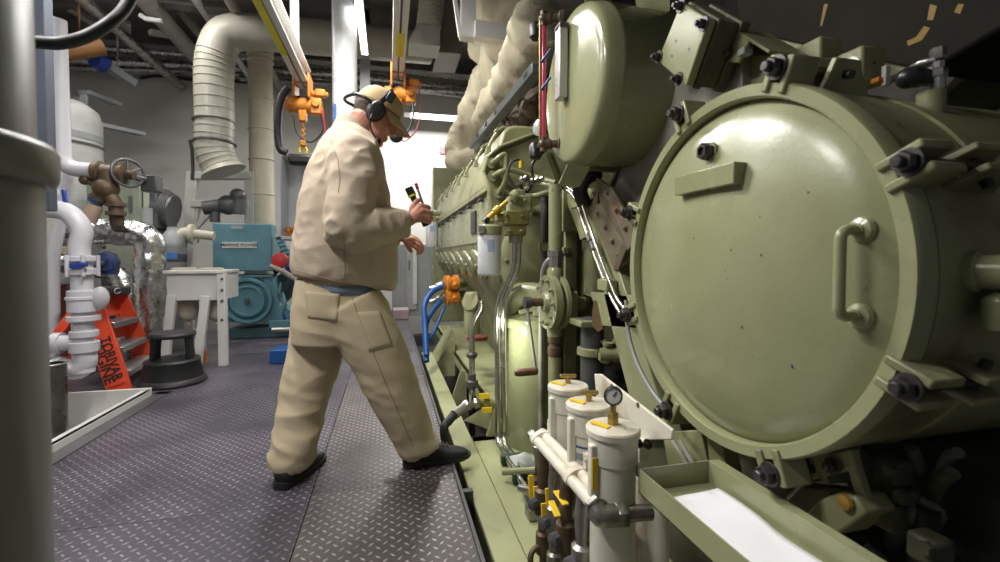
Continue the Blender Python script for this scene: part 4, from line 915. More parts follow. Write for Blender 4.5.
# braided hose at the deck edge
t = thing('drain_hose', 'black hose with a silver swivel fitting bending over the deck edge', 'hose', at(449, 430, Y=2.6))
d = lambda x, y, Y=2.62: at(x, y, Y=Y)
MB().tube(bez([V((0.335, 2.40, -0.40)), V((0.335, 2.42, -0.2)), d(444, 432, 2.45), d(449, 421, 2.5), d(456, 413, 2.55)], 6), 0.024, 14).build('hose', BLACK, t)
MB().tube([d(454, 415, 2.53), d(466, 406, 2.6)], 0.028, 14).tube([d(465, 406, 2.6), d(480, 403, 2.66)], 0.022, 14).build('silver_sleeve', STEEL, t)
MB().hexnut(d(464, 407, 2.6), d(474, 402, 2.6) - d(464, 407, 2.6), 0.034, 0.035).hexnut(d(474, 404, 2.64), V((1, 0, 0.1)), 0.032, 0.03).build('swivel_nut', STEEL, t)
MB().box2(d(483, 396, 2.66), d(490, 410, 2.62)).cyl(d(480, 403, 2.66), d(494, 404, 2.66), 0.03, 14).build('cock_body', OLB, t, bevel=0.005)
for x, y in ((484, 396), (487, 410)): MB().box(d(x, y, 2.6), (0.06, 0.012, 0.03)).build('yellow_handle', YELLOW, t, label='yellow lever')

# ================================================================ vertical tank with elbow, flanged valve and crank
XT, YT, RT = 0.815, 2.46, 0.165
t = thing('lube_oil_strainer', 'olive upright strainer tank with a lid and elbow next to the steel tubes', 'strainer', (XT, YT, ZB))
zt2 = lambda y: at(528, y, Y=YT - RT).z
MB().lathe([(RT * 0.97, ZB), (RT, ZB + 0.02), (RT, zt2(334)), (RT * 0.98, zt2(330))], (XT, YT, 0), seg=44).build('shell', OLIVE, t)
MB().lathe([(RT * 1.07, zt2(331)), (RT * 1.07, zt2(326)), (RT * 0.98, zt2(322)), (RT * 0.5, zt2(318)), (0.0, zt2(317))], (XT, YT, 0), seg=44).build('lid', OLIVE, t)
for k in range(5):
    a = k * 2 * PI / 5 - 1.9; MB().beam((XT, YT, zt2(312)), (XT + 0.1 * math.cos(a), YT + 0.1 * math.sin(a), zt2(316)), 0.03, 0.025).build('clamp_star', OLIVE, t, bevel=0.004)
MB().cyl((XT, YT, zt2(318)), (XT, YT, zt2(305)), 0.025).build('screw', OLIVE, t)
e = lambda x, y, Y=2.46: at(x, y, Y=Y)
MB().tube(bez([e(505, 338, 2.62), e(506, 318, 2.62), e(512, 301, 2.6), e(525, 294, 2.55), e(546, 296, 2.45)], 6), 0.068, 24).build('elbow', OLIVE, t)
MB().tube(bez([e(501, 336, 2.5), e(500, 310, 2.5), e(507, 292, 2.5), e(520, 285, 2.5)], 6), 0.016, 10, sq=2.2).build('band', OLIVE, t)

YV = 2.2
v = lambda x, y, Y=YV: at(x, y, Y=Y)
c = v(546, 302); rf = (v(546, 275) - v(546, 329)).length / 2
t = thing('flanged_valve', 'olive flanged valve with a crank lever and wooden grip on the upright pipe', 'valve', v(555, 345))
MB().lathe([(0.0, -0.008), (rf * 0.35, -0.008), (rf * 0.4, 0), (rf, 0), (rf, 0.035), (rf * 0.8, 0.04), (rf * 0.8, 0.055), (rf, 0.06), (rf, 0.08), (rf * 0.55, 0.085), (rf * 0.5, 0.14)], c + V((-0.0, 0, 0)), (1, 0.05, 0), 40).build('flange', OLIVE, t)
for k in range(10):
    a = k * PI / 5; p = c + V((0, 1, 0)) * (rf * 0.82 * math.cos(a)) + V((0, 0, 1)) * (rf * 0.82 * math.sin(a)); MB().bolt(p, (-1, 0, 0), 0.011, washer=False).build('flange_bolt', OLIVE, t)
MB().lathe([(rf * 0.42, 0), (rf * 0.34, 0.018), (rf * 0.28, 0.02)], c, (-1, 0, 0), 24).build('flange_hub', OLIVE, t)
MB().box2((v(558, 290).x, YV - 0.09, v(558, 318).z), (v(572, 290).x, YV + 0.09, v(558, 290).z)).build('valve_box', OLIVE, t, bevel=0.012)
MB().box2((v(571, 297).x, YV - 0.04, v(571, 309).z), (v(584, 297).x, YV + 0.05, v(571, 297).z)).build('yoke', OLIVE, t, bevel=0.008)
MB().cyl(c, c + V((-0.10, 0, 0)), 0.022, 18).build('spindle', BRONZE, t)
MB().lathe([(0.03, 0), (0.03, 0.03)], c + V((-0.115, 0, 0)), (1, 0, 0), 16).build('lever_boss', DGREY, t)
p0 = c + V((-0.105, 0, 0)); p1 = v(536, 371, YV - 0.03)
MB().beam(p0, p1, 0.026, 0.012, (1, 0, 0)).build('crank_arm', GREYPL, t, bevel=0.004)
MB().lathe([(0.012, 0), (0.02, 0.008), (0.02, 0.10), (0.014, 0.12)], p1 + V((0.01, 0, 0)), (-1, 0.05, -0.04), 18).build('wooden_grip', WOOD, t, label='brown wooden grip')
# upright pipe, unions
r = 0.034; xp = v(555, 300).x
MB().lathe([(r, v(555, 250).z), (r, v(556, 185).z)], (xp, YV, 0), seg=24).build('upright_pipe', OLIVE, t)
MB().lathe([(r * 1.1, v(555, 292).z), (r * 1.25, v(555, 280).z), (r * 1.25, v(555, 270).z), (r * 0.95, v(555, 267).z)], (xp, YV, 0), seg=24).build('nipple', OLIVE, t)
MB().lathe([(r, v(555, 268).z), (r * 1.1, v(555, 266).z), (r * 1.1, v(555, 257).z), (r * 1.25, v(555, 256).z), (r * 1.25, v(555, 251).z), (r, v(555, 250).z)], (xp, YV, 0), seg=8).build('steel_union', STEEL, t)
MB().lathe([(r * 1.15, v(555, 336).z), (r * 1.3, v(555, 325).z), (r * 1.3, v(555, 315).z)], (xp, YV, 0), seg=24).build('nipple', OLIVE, t)
MB().lathe([(r, v(555, 357).z), (r * 1.15, v(555, 354).z), (r * 1.15, v(555, 347).z), (r * 0.95, v(555, 346).z), (r * 0.95, v(555, 343).z), (r * 1.15, v(555, 342).z), (r * 1.15, v(555, 336).z)], (xp, YV, 0), seg=10).build('bronze_coupling', BRONZE, t)
MB().lathe([(r, ZB), (r, v(555, 356).z)], (xp, YV, 0), seg=24).build('riser_pipe', OLIVE2, t)
tub([v(556, 258), v(549, 259), v(543, 268, 2.25), v(541, 300, 2.28), V((v(541, 300, 2.28).x, 2.28, ZB))], 0.013, 'drain_tube', GREYPL, t, 0.06)

# dark pipes and pillar behind
for i, (x, r_) in enumerate(((544.5, 0.022), (550, 0.02))):
    p = at(x, 250, Y=2.5); MB().cyl((p.x, 2.5, at(x, 262, Y=2.5).z), (p.x, 2.5, at(x, 196, Y=2.5).z), r_, 14).build('dark_pipe', DGREY, None, ('left', 'right')[i] + ' of two thin dark pipes behind the olive upright pipe', 'pipe', 'dark pipes behind the upright pipe')
MB().box(at(547, 247, Y=2.47), (0.10, 0.03, 0.05)).build('pipe_clamp', OLIVE2, None, 'small olive clamp holding the two dark pipes', 'clamp', bevel=0.004)
YP = 2.31
k_ = lambda x, y, Y=YP: at(x, y, Y=Y)
t = thing('support_pillar', 'olive steel pillar and plates supporting the header tank', 'pillar', k_(570, 340))
MB().box2((k_(561, 187).x, YP - 0.03, k_(561, 232).z), (k_(580, 187).x, YP - 0.005, k_(561, 186).z)).build('face_plate', OLIVE, t, bevel=0.004)
MB().box2((k_(565, 187).x, YP - 0.005, ZB), (k_(577, 187).x, YP + 0.02, k_(561, 190).z)).build('column', OLIVE2, t, bevel=0.004)
MB().box2((k_(577, 187).x, YP, ZB), (k_(582, 187).x, YP + 0.02, k_(561, 200).z)).build('back_angle', OLIVE_DK, t)
MB().box2((k_(562, 249).x, YP - 0.02, k_(561, 254).z), (k_(568, 245).x, YP + 0.03, k_(561, 247).z)).build('clip', OLIVE, t, bevel=0.004)

# ================================================================ header tank
XH = 0.70
ff = [at(x, y, X=XH) for x, y in ((548, 85), (600, 60), (575, 4), (572, 162))]
yc = (ff[0].y + ff[1].y) / 2 - 0.0; zc = (ff[2].z + ff[3].z) / 2; rt = (ff[2].z - ff[3].z) / 2
t = thing('header_tank', 'large olive cylindrical header tank with a sight glass on its end', 'tank', (1.0, yc, zc - rt))
MB().lathe([(0.0, -0.008), (rt * 0.45, -0.006), (rt * 0.82, -0.003), (rt * 0.93, 0.0), (rt * 0.972, 0.008), (rt * 0.993, 0.022), (rt, 0.042), (rt * 1.014, 0.064), (rt * 1.014, 0.08), (rt, 0.084), (rt, 0.95), (rt * 0.7, 1.05), (0, 1.08)], (XH, yc, zc), (1, 0, 0), 64).build('shell', OLIVE, t, smooth=50)
# saddle / bracket
hx = lambda x, y, X=0.80: at(x, y, X=X)
m = MB(); m.prism([at(560, 186, Y=2.0), at(573.6, 150, Y=1.8), at(597, 152, Y=1.75), at(579, 188, Y=1.95)], (0.01, 0.01, 0)); m.build('saddle_plate', OLIVE, t)
MB().prism([at(546, 154, Y=1.97), at(549, 152, Y=1.96), at(560, 182, Y=2.0), at(557, 184, Y=2.0)], (0.03, 0.02, 0)).prism([at(573, 150, Y=1.78), at(576, 150, Y=1.78), at(561, 186, Y=1.98), at(558, 184, Y=1.98)], (0.0, -0.02, 0)).build('saddle_rib', OLIVE, t)
MB().beam(at(584, 167, Y=1.9), at(625, 170, Y=1.9), 0.03, 0.03).build('cross_bar', OLIVE, t, bevel=0.003)
# gauge assembly on the face
gx = lambda x, y, X=XH - 0.06: at(x, y, X=X)
zb_, zt_ = gx(545, 143).z, gx(543, 20).z; yg = gx(543.5, 80).y
MB().cyl((XH - 0.06, yg, zb_), (XH - 0.06, yg, zt_), 0.011, 12).build('sight_glass', paint('red_fluid', (0.65, 0.06, 0.16), 0.15), t, label='red filled sight glass')
MB().cyl((XH - 0.06, yg + 0.018, zb_), (XH - 0.06, yg + 0.018, zt_), 0.006, 8).cyl((XH - 0.075, yg - 0.0, zb_), (XH - 0.075, yg, zt_), 0.005, 8).build('guard_rod', BRASS, t)
for zz_ in (zb_, zt_):
    m = MB(); m.lathe([(0.03, 0.0), (0.03, 0.02), (0.016, 0.025), (0.016, 0.05), (0.022, 0.055), (0.022, 0.08)], (XH + 0.02, yg - 0.03, zz_), (-1, 0.4, 0), 14); m.sphere((XH - 0.06, yg, zz_), 0.022).cyl((XH - 0.06, yg, zz_ - 0.03), (XH - 0.06, yg, zz_ + 0.03), 0.015, 10); m.build('gauge_cock', BRONZE, t)
    MB().tube([(XH - 0.06, yg + 0.0, zz_), (XH - 0.06, yg + 0.09, zz_)], 0.01, 10).lathe([(0.02, 0), (0.028, 0.01), (0.028, 0.06), (0.018, 0.07)], (XH - 0.065, yg + 0.09, zz_ + 0.025), (0, 0, -1), 14).build('black_knob', BLACKP, t)
MB().box2((XH - 0.045, gx(555, 60).y - 0.012, gx(552, 100).z), (XH - 0.01, gx(551, 60).y, gx(552, 28).z)).build('gauge_plate', paint('pale_aluminium', (0.55, 0.55, 0.54), 0.3, 0.5), t, bevel=0.004)
MB().box2((XH - 0.045, gx(555, 60).y - 0.014, gx(552, 32).z), (XH - 0.008, gx(551, 60).y, gx(552, 27).z)).build('plate_end', DGREY, t)
for yy in (62, 89): MB().tube(bez([(XH - 0.07, yg + 0.01, gx(543, yy).z), (XH - 0.07, yg - 0.03, gx(543, yy + 1).z), (XH - 0.05, yg - 0.06, gx(543, yy - 6).z)], 5), 0.005, 8).build('cable_tie', BLUE, t, label='blue tie')
MB().tube(bez([(XH - 0.06, yg + 0.02, zt_ - 0.02), (XH - 0.06, yg + 0.05, zt_ - 0.06), (XH - 0.06, yg + 0.02, zt_ - 0.09), (XH - 0.06, yg - 0.0, zt_ - 0.06)], 6), 0.006, 8).build('wire_loop', BLACK, t)
MB().lathe([(0.0, 0), (0.04, 0.0), (0.04, 0.015), (0.03, 0.02)], at(541, 128, Y=2.1), (-1, -0.6, 0), 20).build('small_gauge', paint('clear_gauge', (0.5, 0.52, 0.5), 0.15, 0.3), t)
MB().cyl(at(596, 2, Y=1.7), at(596, -14, Y=1.7), 0.045).cyl(at(606, 2, Y=1.7), at(606, -14, Y=1.7), 0.02).build('top_nozzle', OLIVE, t)

# ================================================================ exhaust lagging above the engine
t = thing('exhaust_manifold', 'cream quilted exhaust lagging with laced seams above the engine', 'exhaust pipe', at(500, 120, Y=4.2))
x_ = lambda x, y, Y: at(x, y, Y=Y)
def lag(P, r, name='lagging', mat=None, ph=0.0):
    Q = bez(P, 14); m = MB(); L_ = 0.0; rs = []
    for i, p in enumerate(Q):
        if i: L_ += (Q[i] - Q[i - 1]).length
        s_ = abs(math.sin(L_ * 9 + ph)); rs.append(r * (0.93 + 0.085 * s_ ** 0.4))
    m.tube(Q, rs, 44)
    for v_ in m.b.verts: v_.co += V((noise.noise(v_.co * 7), noise.noise(v_.co * 7 + V((3, 0, 0))), noise.noise(v_.co * 7 + V((0, 3, 0))))) * r * 0.16 + V((noise.noise(v_.co * 21), 0, noise.noise(v_.co * 21 + V((3, 0, 0))))) * r * 0.06
    return m.build(name, mat or CREAM, t, smooth=180)
P = bez([x_(532, 30, 3.0), x_(512, 78, 3.6), x_(492, 108, 4.3), x_(476, 128, 5.0), x_(466, 142, 5.6)], 7)
R_ = [0.23, 0.235, 0.24, 0.235, 0.24, 0.235, 0.23] 
lag([x_(538, 20, 2.9), x_(524, 66, 3.4), x_(505, 96, 4.1), x_(490, 118, 4.8), x_(478, 136, 5.5)], 0.19)
P2 = bez([x_(510, 52, 4.3), x_(500, 78, 4.6), x_(484, 112, 5.0), x_(472, 138, 5.3), x_(468, 152, 5.4)], 7)
lag([x_(510, 52, 4.3), x_(500, 78, 4.6), x_(484, 112, 5.0), x_(472, 138, 5.3), x_(468, 152, 5.4)], 0.27)
lag([x_(450, 149, 5.4), x_(464, 151, 5.3), x_(484, 143, 5.2)], 0.15, 'lagging_collar')
lag([x_(449, 160, 5.3), x_(462, 161, 5.2), x_(478, 154, 5.1)], 0.12, 'lagging_collar')
for i in range(4, len(P2) - 2, 2):
    n = (P2[i] - V((0, 0, 1))); dd = (CAM - P2[i]).normalized(); tt_ = (P2[i + 1] - P2[i]).normalized(); sd = tt_.cross(dd).normalized()
    c = P2[i] + dd * 0.27 - sd * 0.08
    MB().beam(c - sd * 0.03, c + sd * 0.03, 0.012, 0.02).build('lacing', paint('lacing_brown', (0.16, 0.11, 0.06), 0.8) if i == 4 else bpy.data.materials['lacing_brown'], t)
t = thing('exhaust_pipe', 'wrinkled cream lagged trunk above the white support bracket', 'exhaust pipe', x_(505, 10, 3.9))
P = bez([x_(470, -30, 4.3), x_(492, -2, 4.2), x_(515, 14, 4.1), x_(545, 20, 4.0)], 8)
lag([x_(470, -30, 4.3), x_(492, -2, 4.2), x_(515, 14, 4.1), x_(545, 20, 4.0)], 0.23)
P = bez([x_(478, 45, 4.7), x_(498, 54, 4.5), x_(530, 44, 4.2)], 8)
lag([x_(478, 45, 4.7), x_(498, 54, 4.5), x_(530, 44, 4.2)], 0.16, 'lagging_elbow')
MB().cyl(x_(538, -10, 3.0), x_(538, 12, 3.0), 0.10, 24).build('lagged_branch', CREAM, t)
# grey channel beam
t = thing('cable_trunking', 'grey steel channel beam sloping above the engine covers', 'beam', at(500, 110, Y=3.4))
a, b = at(538, 68, X=0.80), at(473, 146, X=0.80)
a2, b2 = V((0.80, a.y, a.z)), V((0.80, b.y, (a.z + b.z) / 2))
MB().beam(a, b, 0.07, 0.06).build('channel', paint('blue_grey_steel', (0.12, 0.14, 0.145), 0.4, 0.2), t, bevel=0.006)
d_ = (b - a).normalized()
MB().box(a + V((-0.034, 0, 0.0)) + d_ * 0.12, (0.006, 0.07, 0.025)).build('slot', BLACK, t)
for f_ in (0.45, 0.62, 0.8): MB().lathe([(0.02, 0), (0.02, 0.01)], a.lerp(b, f_) + V((-0.03, 0, 0.01)), (-1, 0, 0), 12).build('bolt', NUT, t)
# brown clutter of small exhaust fittings under the channel
t = thing('exhaust_fittings', 'brown heat stained exhaust fittings between the channel and covers', 'exhaust pipe', at(520, 118, Y=3.2))
rr = random.Random(5)
for k in range(9):
    x, y = 487 + k * 5.5 + rr.uniform(-2, 2), 142 - k * 5 + rr.uniform(-4, 4)
    MB().tube(bez([at(x, y + 14, Y=4.4 - k * 0.17), at(x + rr.uniform(-3, 3), y, Y=4.3 - k * 0.17), at(x + 7, y - 8, Y=4.5 - k * 0.17)], 5), rr.uniform(0.04, 0.07), 14).build('branch_pipe', paint('heat_brown', (0.14, 0.10, 0.075), 0.7, var=0.4, scale=15, bump=0.3) if k == 0 else bpy.data.materials['heat_brown'], t)
    MB().ring(at(x, y, Y=4.3 - k * 0.17), (rr.uniform(-1, 1), 0.3, 1), 0.07, 0.016, 18, 8).build('clamp_band', bpy.data.materials['heat_brown'], t)

# ================================================================ diagonal frame, plates
XD = 0.93
z_ = lambda x, y, X=XD: at(x, y, X=X)
t = thing('diagonal_frame', 'olive diagonal frame leg with two steel tubes beside the round cover', 'frame', z_(650, 420))
MB().prism([z_(580, 190), z_(590, 188), z_(618, 268), z_(672, 440), z_(640, 440), z_(612, 330)], (0.05, 0, 0)).build('leg_plate', OLIVE, t, bevel=0.004)
MB().prism([z_(560, 185), z_(584, 190), z_(590, 235), z_(580, 240), z_(578, 232)], (0.03, 0, 0)).build('gusset', OLIVE2, t, bevel=0.003)
MB().prism([z_(590, 292), z_(640, 296), z_(650, 330), z_(600, 326)], (0.04, 0, 0)).build('cross_plate', OLIVE, t, bevel=0.004)
MB().prism([z_(640, 210, 0.88), z_(632, 250, 0.88), z_(633, 300, 0.88), z_(640, 330, 0.88), z_(652, 330, 0.88), z_(652, 210, 0.88)], (0.06, 0, 0)).build('flange_web', OLIVE, t, bevel=0.004)
for dx in (0, 5):
    tub([z_(560 + dx, 186, 0.87), z_(574 + dx, 195, 0.88), z_(583 + dx, 222, 0.89), z_(597 + dx, 262, 0.89), z_(612 + dx, 300, 0.89), z_(622 + dx, 316 - dx, 0.89), z_(632, 316 - dx, 0.89)], 0.008, 'steel_tube', STAIN, t, 0.05, 10)
for x, y in ((579, 203), (607, 285)): MB().box(z_(x, y, 0.90), (0.05, 0.09, 0.05)).build('clamp_block', OLIVE, t, bevel=0.006)
for x, y in ((588, 234), (592, 242)): MB().cyl(z_(x, y, 0.885), z_(x + 2.5, y + 7, 0.885), 0.014, 8).build('tube_nut', STEEL, t)
MB().tube(bez([z_(626, 300, 0.84), z_(628, 330, 0.84), z_(636, 360, 0.84), z_(650, 388, 0.84), z_(665, 408, 0.84)], 6), 0.007, 10).build('conduit', GREYP, t)

t = thing('rusty_bracket', 'rusty brown bolted bracket plate beside the grey steel plate', 'bracket', z_(613, 271))
MB().prism([z_(587, 205, 0.92), z_(600, 203, 0.92), z_(631, 258, 0.92), z_(614, 271, 0.92)], (0.02, 0, 0)).build('base_plate', RUST, t, bevel=0.003)
MB().prism([z_(597, 178, 0.87), z_(611, 187, 0.87), z_(638, 238, 0.87), z_(628, 250, 0.87)], (0.012, 0, 0)).build('ledge_plate', RUST, t, bevel=0.003)
MB().prism([z_(597, 178, 0.885), z_(600, 180, 0.885), z_(597, 205, 0.92), z_(592, 205, 0.92)], (0.02, 0.01, 0)).prism([z_(597, 178, 0.87), z_(628, 250, 0.87), z_(632, 256, 0.92), z_(601, 203, 0.92)], (0.0, 0.008, 0)).build('end_web', RUST, t)
MB().prism([z_(622, 243, 0.885), z_(627, 247, 0.885), z_(618, 270, 0.92), z_(613, 268, 0.92)], (0.02, 0.01, 0)).build('end_web', RUST, t)
for x, y, X in ((598, 213, 0.92), (606, 227, 0.92), (613, 241, 0.92), (619, 255, 0.92), (608, 192, 0.87), (626, 228, 0.87), (617, 210, 0.87)): MB().bolt(z_(x, y, X), (-1, 0, 0), 0.010, 0.007).build('bolt', RUST, t)
t = thing('grey_end_plate', 'large bare grey steel plate leaning between header tank and round cover', 'plate', z_(640, 230, 1.0))
MB().prism([z_(664, 62, 0.97), z_(742, 40, 0.97), z_(742, 230, 0.97), z_(640, 234, 0.97), z_(612, 186, 0.97)], (0.04, 0, 0)).build('plate', GREYPL, t, bevel=0.004)
MB().beam(z_(660, 68, 0.965), z_(612, 185, 0.965), 0.015, 0.015).build('weld_edge', RUST, t)
MB().box(z_(645, 112, 0.96), (0.03, 0.02, 0.05)).build('small_lug', DGREY, t, bevel=0.004)
# black hose end behind bracket
MB().tube(bez([at(598, 172, Y=1.95), at(586, 178, Y=1.95), at(580, 190, Y=1.98), at(584, 203, Y=2.0)], 6), 0.035, 14).build('black_hose', BLACK, None, 'short thick black hose behind the rusty bracket', 'hose')
# big elbow pipe & dark pipe behind the leg
MB().tube(rounded([at(578, 236, Y=2.6), at(596, 242, Y=2.55), at(596, 296, Y=2.55), at(594, 300, Y=2.55)], 0.12, 8), 0.075, 24).build('elbow_pipe', OLIVE2, None, 'olive pipe bend seen behind the diagonal frame leg', 'pipe')
t = thing('clamped_pipe', 'dark grey pipe with a bolted clamp band under the valve', 'pipe', at(592, 400, Y=2.0))
c = at(592, 360, Y=2.0); MB().lathe([(0.055, ZB), (0.055, at(592, 318, Y=2.0).z)], (c.x, 2.0, 0), seg=26).build('pipe', DGREY, t)
MB().lathe([(0.06, -0.02), (0.072, -0.015), (0.072, 0.015), (0.06, 0.02)], (c.x, 2.0, at(592, 351, Y=2.0).z), seg=26).bolt((c.x - 0.0, 1.925, at(592, 351, Y=2.0).z), (0.3, -1, 0), 0.014).build('clamp_band', OLIVE2, t)
MB().box((c.x + 0.0, 2.0, at(592, 322, Y=2.0).z), (0.18, 0.14, 0.03)).build('collar_plate', OLIVE, t, bevel=0.006)
t = thing('brass_manifold', 'small olive valve cluster between the frame legs', 'valve', at(615, 365, Y=1.95))
for (x, y, dx) in ((606, 352, 0), (616, 350, 0), (624, 352, 0)):
    MB().lathe([(0.02, -0.05), (0.03, -0.04), (0.03, 0.0), (0.018, 0.01), (0.018, 0.03), (0.025, 0.035), (0.025, 0.05)], at(x, y, Y=1.9), (0.1, -0.2, 1), 12).build('valve_body', OLIVE2, t)
MB().cyl(at(600, 354, Y=1.9), at(632, 354, Y=1.85), 0.028, 14).cyl(at(628, 362, Y=1.85), at(628, 345, Y=1.85), 0.03, 14).build('manifold_pipe', OLIVE2, t)
for x in (606, 616, 624): MB().beam(at(x - 5, 342, Y=1.9), at(x + 5, 341, Y=1.9), 0.012, 0.01).build('valve_lever', DGREY, t)
# hanging tag
t = MB().prism([at(594, 300, Y=1.75), at(597, 301, Y=1.75), at(603, 329, Y=1.75), at(598, 332, Y=1.74), at(592, 326, Y=1.75), at(592, 312, Y=1.76)], (0.002, 0.004, 0)).build('paper_tag', paint('stained_tag', (0.40, 0.27, 0.16), 0.7, stain=(0.25, 0.10, 0.03), stains=0.6), None, 'stained brown paper tag hanging from the valve yoke', 'tag')

# square cover plate with four bolts at the top
t = thing('access_cover', 'rhombus-tilted olive cover plate with four corner bolts at top', 'cover', z_(685, 85, 0.84))
A = [z_(681, 2, 0.83), z_(709, 19, 0.83), z_(686, 86, 0.83), z_(657, 61, 0.83)]
MB().prism(A, (0.025, 0, 0)).build('cover', OLIVE, t, bevel=0.004)
cA = sum(A, V()) / 4
MB().prism([cA + (p - cA) * 1.06 + V((0.027, 0, 0)) for p in A], (0.02, 0, 0)).prism([cA + (p - cA) * 1.0 + V((0.047, 0, 0)) for p in A], (0.05, 0, 0)).prism([cA + (p - cA) * 1.08 + V((0.097, 0, 0)) for p in A], (0.03, 0, 0)).build('frame', OLIVE_DK, t, bevel=0.004)
for x, y in ((681, 6), (704, 24), (659, 57), (679, 79)): MB().bolt(z_(x, y, 0.83), (-1, 0, 0), 0.013, 0.016).build('bolt', NUT, t)
for x, y in ((672, 56), (676, 41), (689, 49)): MB().lathe([(0.004, 0), (0.004, 0.001)], z_(x, y, 0.8295), (-1, 0, 0), 10).build('screw_hole', DGREY, t)
# duct end behind the tank at top
MB().cyl(at(652, 2, Y=1.62), at(700, -30, Y=1.62), 0.09, 24).build('olive_pipe', OLIVE, None, 'olive pipe crossing above the header tank', 'pipe')

# ================================================================ round end cover housing
XC, YC, ZCC, RC = 0.80, 0.966, 0.966, 0.437
t = thing('round_housing', 'huge round olive end cover with handle, clamped to its drum', 'cover', (1.2, YC, ZCC - RC))
MB().lathe([(RC * 0.93, 0.045), (RC * 0.99, 0.05), (RC * 0.975, 0.22), (RC * 0.985, 0.225), (RC * 0.985, 0.245), (RC * 0.975, 0.25), (RC * 0.975, 1.1), (0, 1.1)], (XC, YC, ZCC), (1, 0, 0), 96).build('drum', OLIVE2, t)
MB().lathe([(RC * 0.925, 0.03), (RC * 0.925, 0.008), (RC * 0.935, 0.0), (RC * 0.992, 0.0), (RC, 0.007), (RC, 0.04), (RC * 0.99, 0.045), (RC * 0.9, 0.045)], (XC, YC, ZCC), (1, 0, 0), 96).build('flange_ring', OLIVE, t)
prof = [(RC * 0.925, 0.03), (RC * 0.922, 0.026), (RC * 0.90, 0.022), (RC * 0.87, 0.012)]
for k in range(1, 13):
    f_ = 1 - k / 12; prof.append((RC * 0.87 * f_, 0.012 - 0.068 * (1 - f_ * f_)))
MB().lathe(prof, (XC, YC, ZCC), (1, 0, 0), 96).build('cover', OLIVE, t, smooth=60)
def on(px, py, dx=0.0): # point on domed face
    p = at(px, py, X=XC)
    for _ in range(6):
        rr_ = min(math.hypot(p.y - YC, p.z - ZCC) / (RC * 0.87), 1); p = at(px, py, X=XC + 0.012 - 0.068 * (1 - rr_ * rr_))
    return p + V((dx, 0, 0))
a, b = on(861, 230), on(859, 316)
b = V((b.x, a.y, b.z)); o = V((-0.045, 0, 0))
MB().tube(rounded([a + V((0.01, 0, 0)), a + o, b + o, b + V((0.01, 0, 0))], 0.02, 6), 0.0095, 16).build('handle', OLIVE, t)
for p in (a, b): MB().lathe([(0.024, 0), (0.021, 0.008), (0.012, 0.012), (0.012, 0.016)], p + V((0.003, 0, 0)), (-1, 0, 0), 20).build('handle_foot', OLIVE, t)
a, b = on(684, 187), on(745, 173)
dd = (b - a).normalized(); MB().box((a + b) / 2 + V((-0.012, 0, 0)), ((b - a).length, 0.035, 0.05), (dd, V((1, 0, 0)) - dd * dd.x, dd.cross(V((1, 0, 0))).normalized())).build('lift_lug', OLIVE, t, bevel=0.003)
p = on(711, 152); MB().lathe([(0.024, 0), (0.024, 0.006)], p, (-1, 0, 0), 20).build('plug_seat', OLIVE, t)
MB().lathe([(0.019, 0.0), (0.0215, 0.003), (0.0215, 0.02), (0.018, 0.024), (0.012, 0.024), (0.012, 0.016), (0, 0.016)], p + V((-0.006, 0, 0)), (-1, 0, 0), 6).build('hex_plug', NUT, t, label='dark hex plug')
CHIP = paint('chipped_primer', (0.055, 0.06, 0.085), 0.6)
for (px, py, r_) in ((731, 250, 3), (761, 255, 4), (727, 279, 2), (742, 327, 4), (792, 366, 5), (741, 347, 2), (753, 356, 2), (725, 271, 2), (694, 238, 3), (671, 290, 2), (808, 192, 3), (870, 281, 2), (866, 288, 2), (694, 347, 2), (760, 217, 2), (712, 350, 2)):
    p = on(px, py, -0.0004); MB().lathe([(0.0008 * r_, 0.0), (0.0007 * r_, 0.0006)], p, (-1, 0, 0), 9, ell=0.6).build('paint_chip', CHIP, t, label='dark chip in the paint')
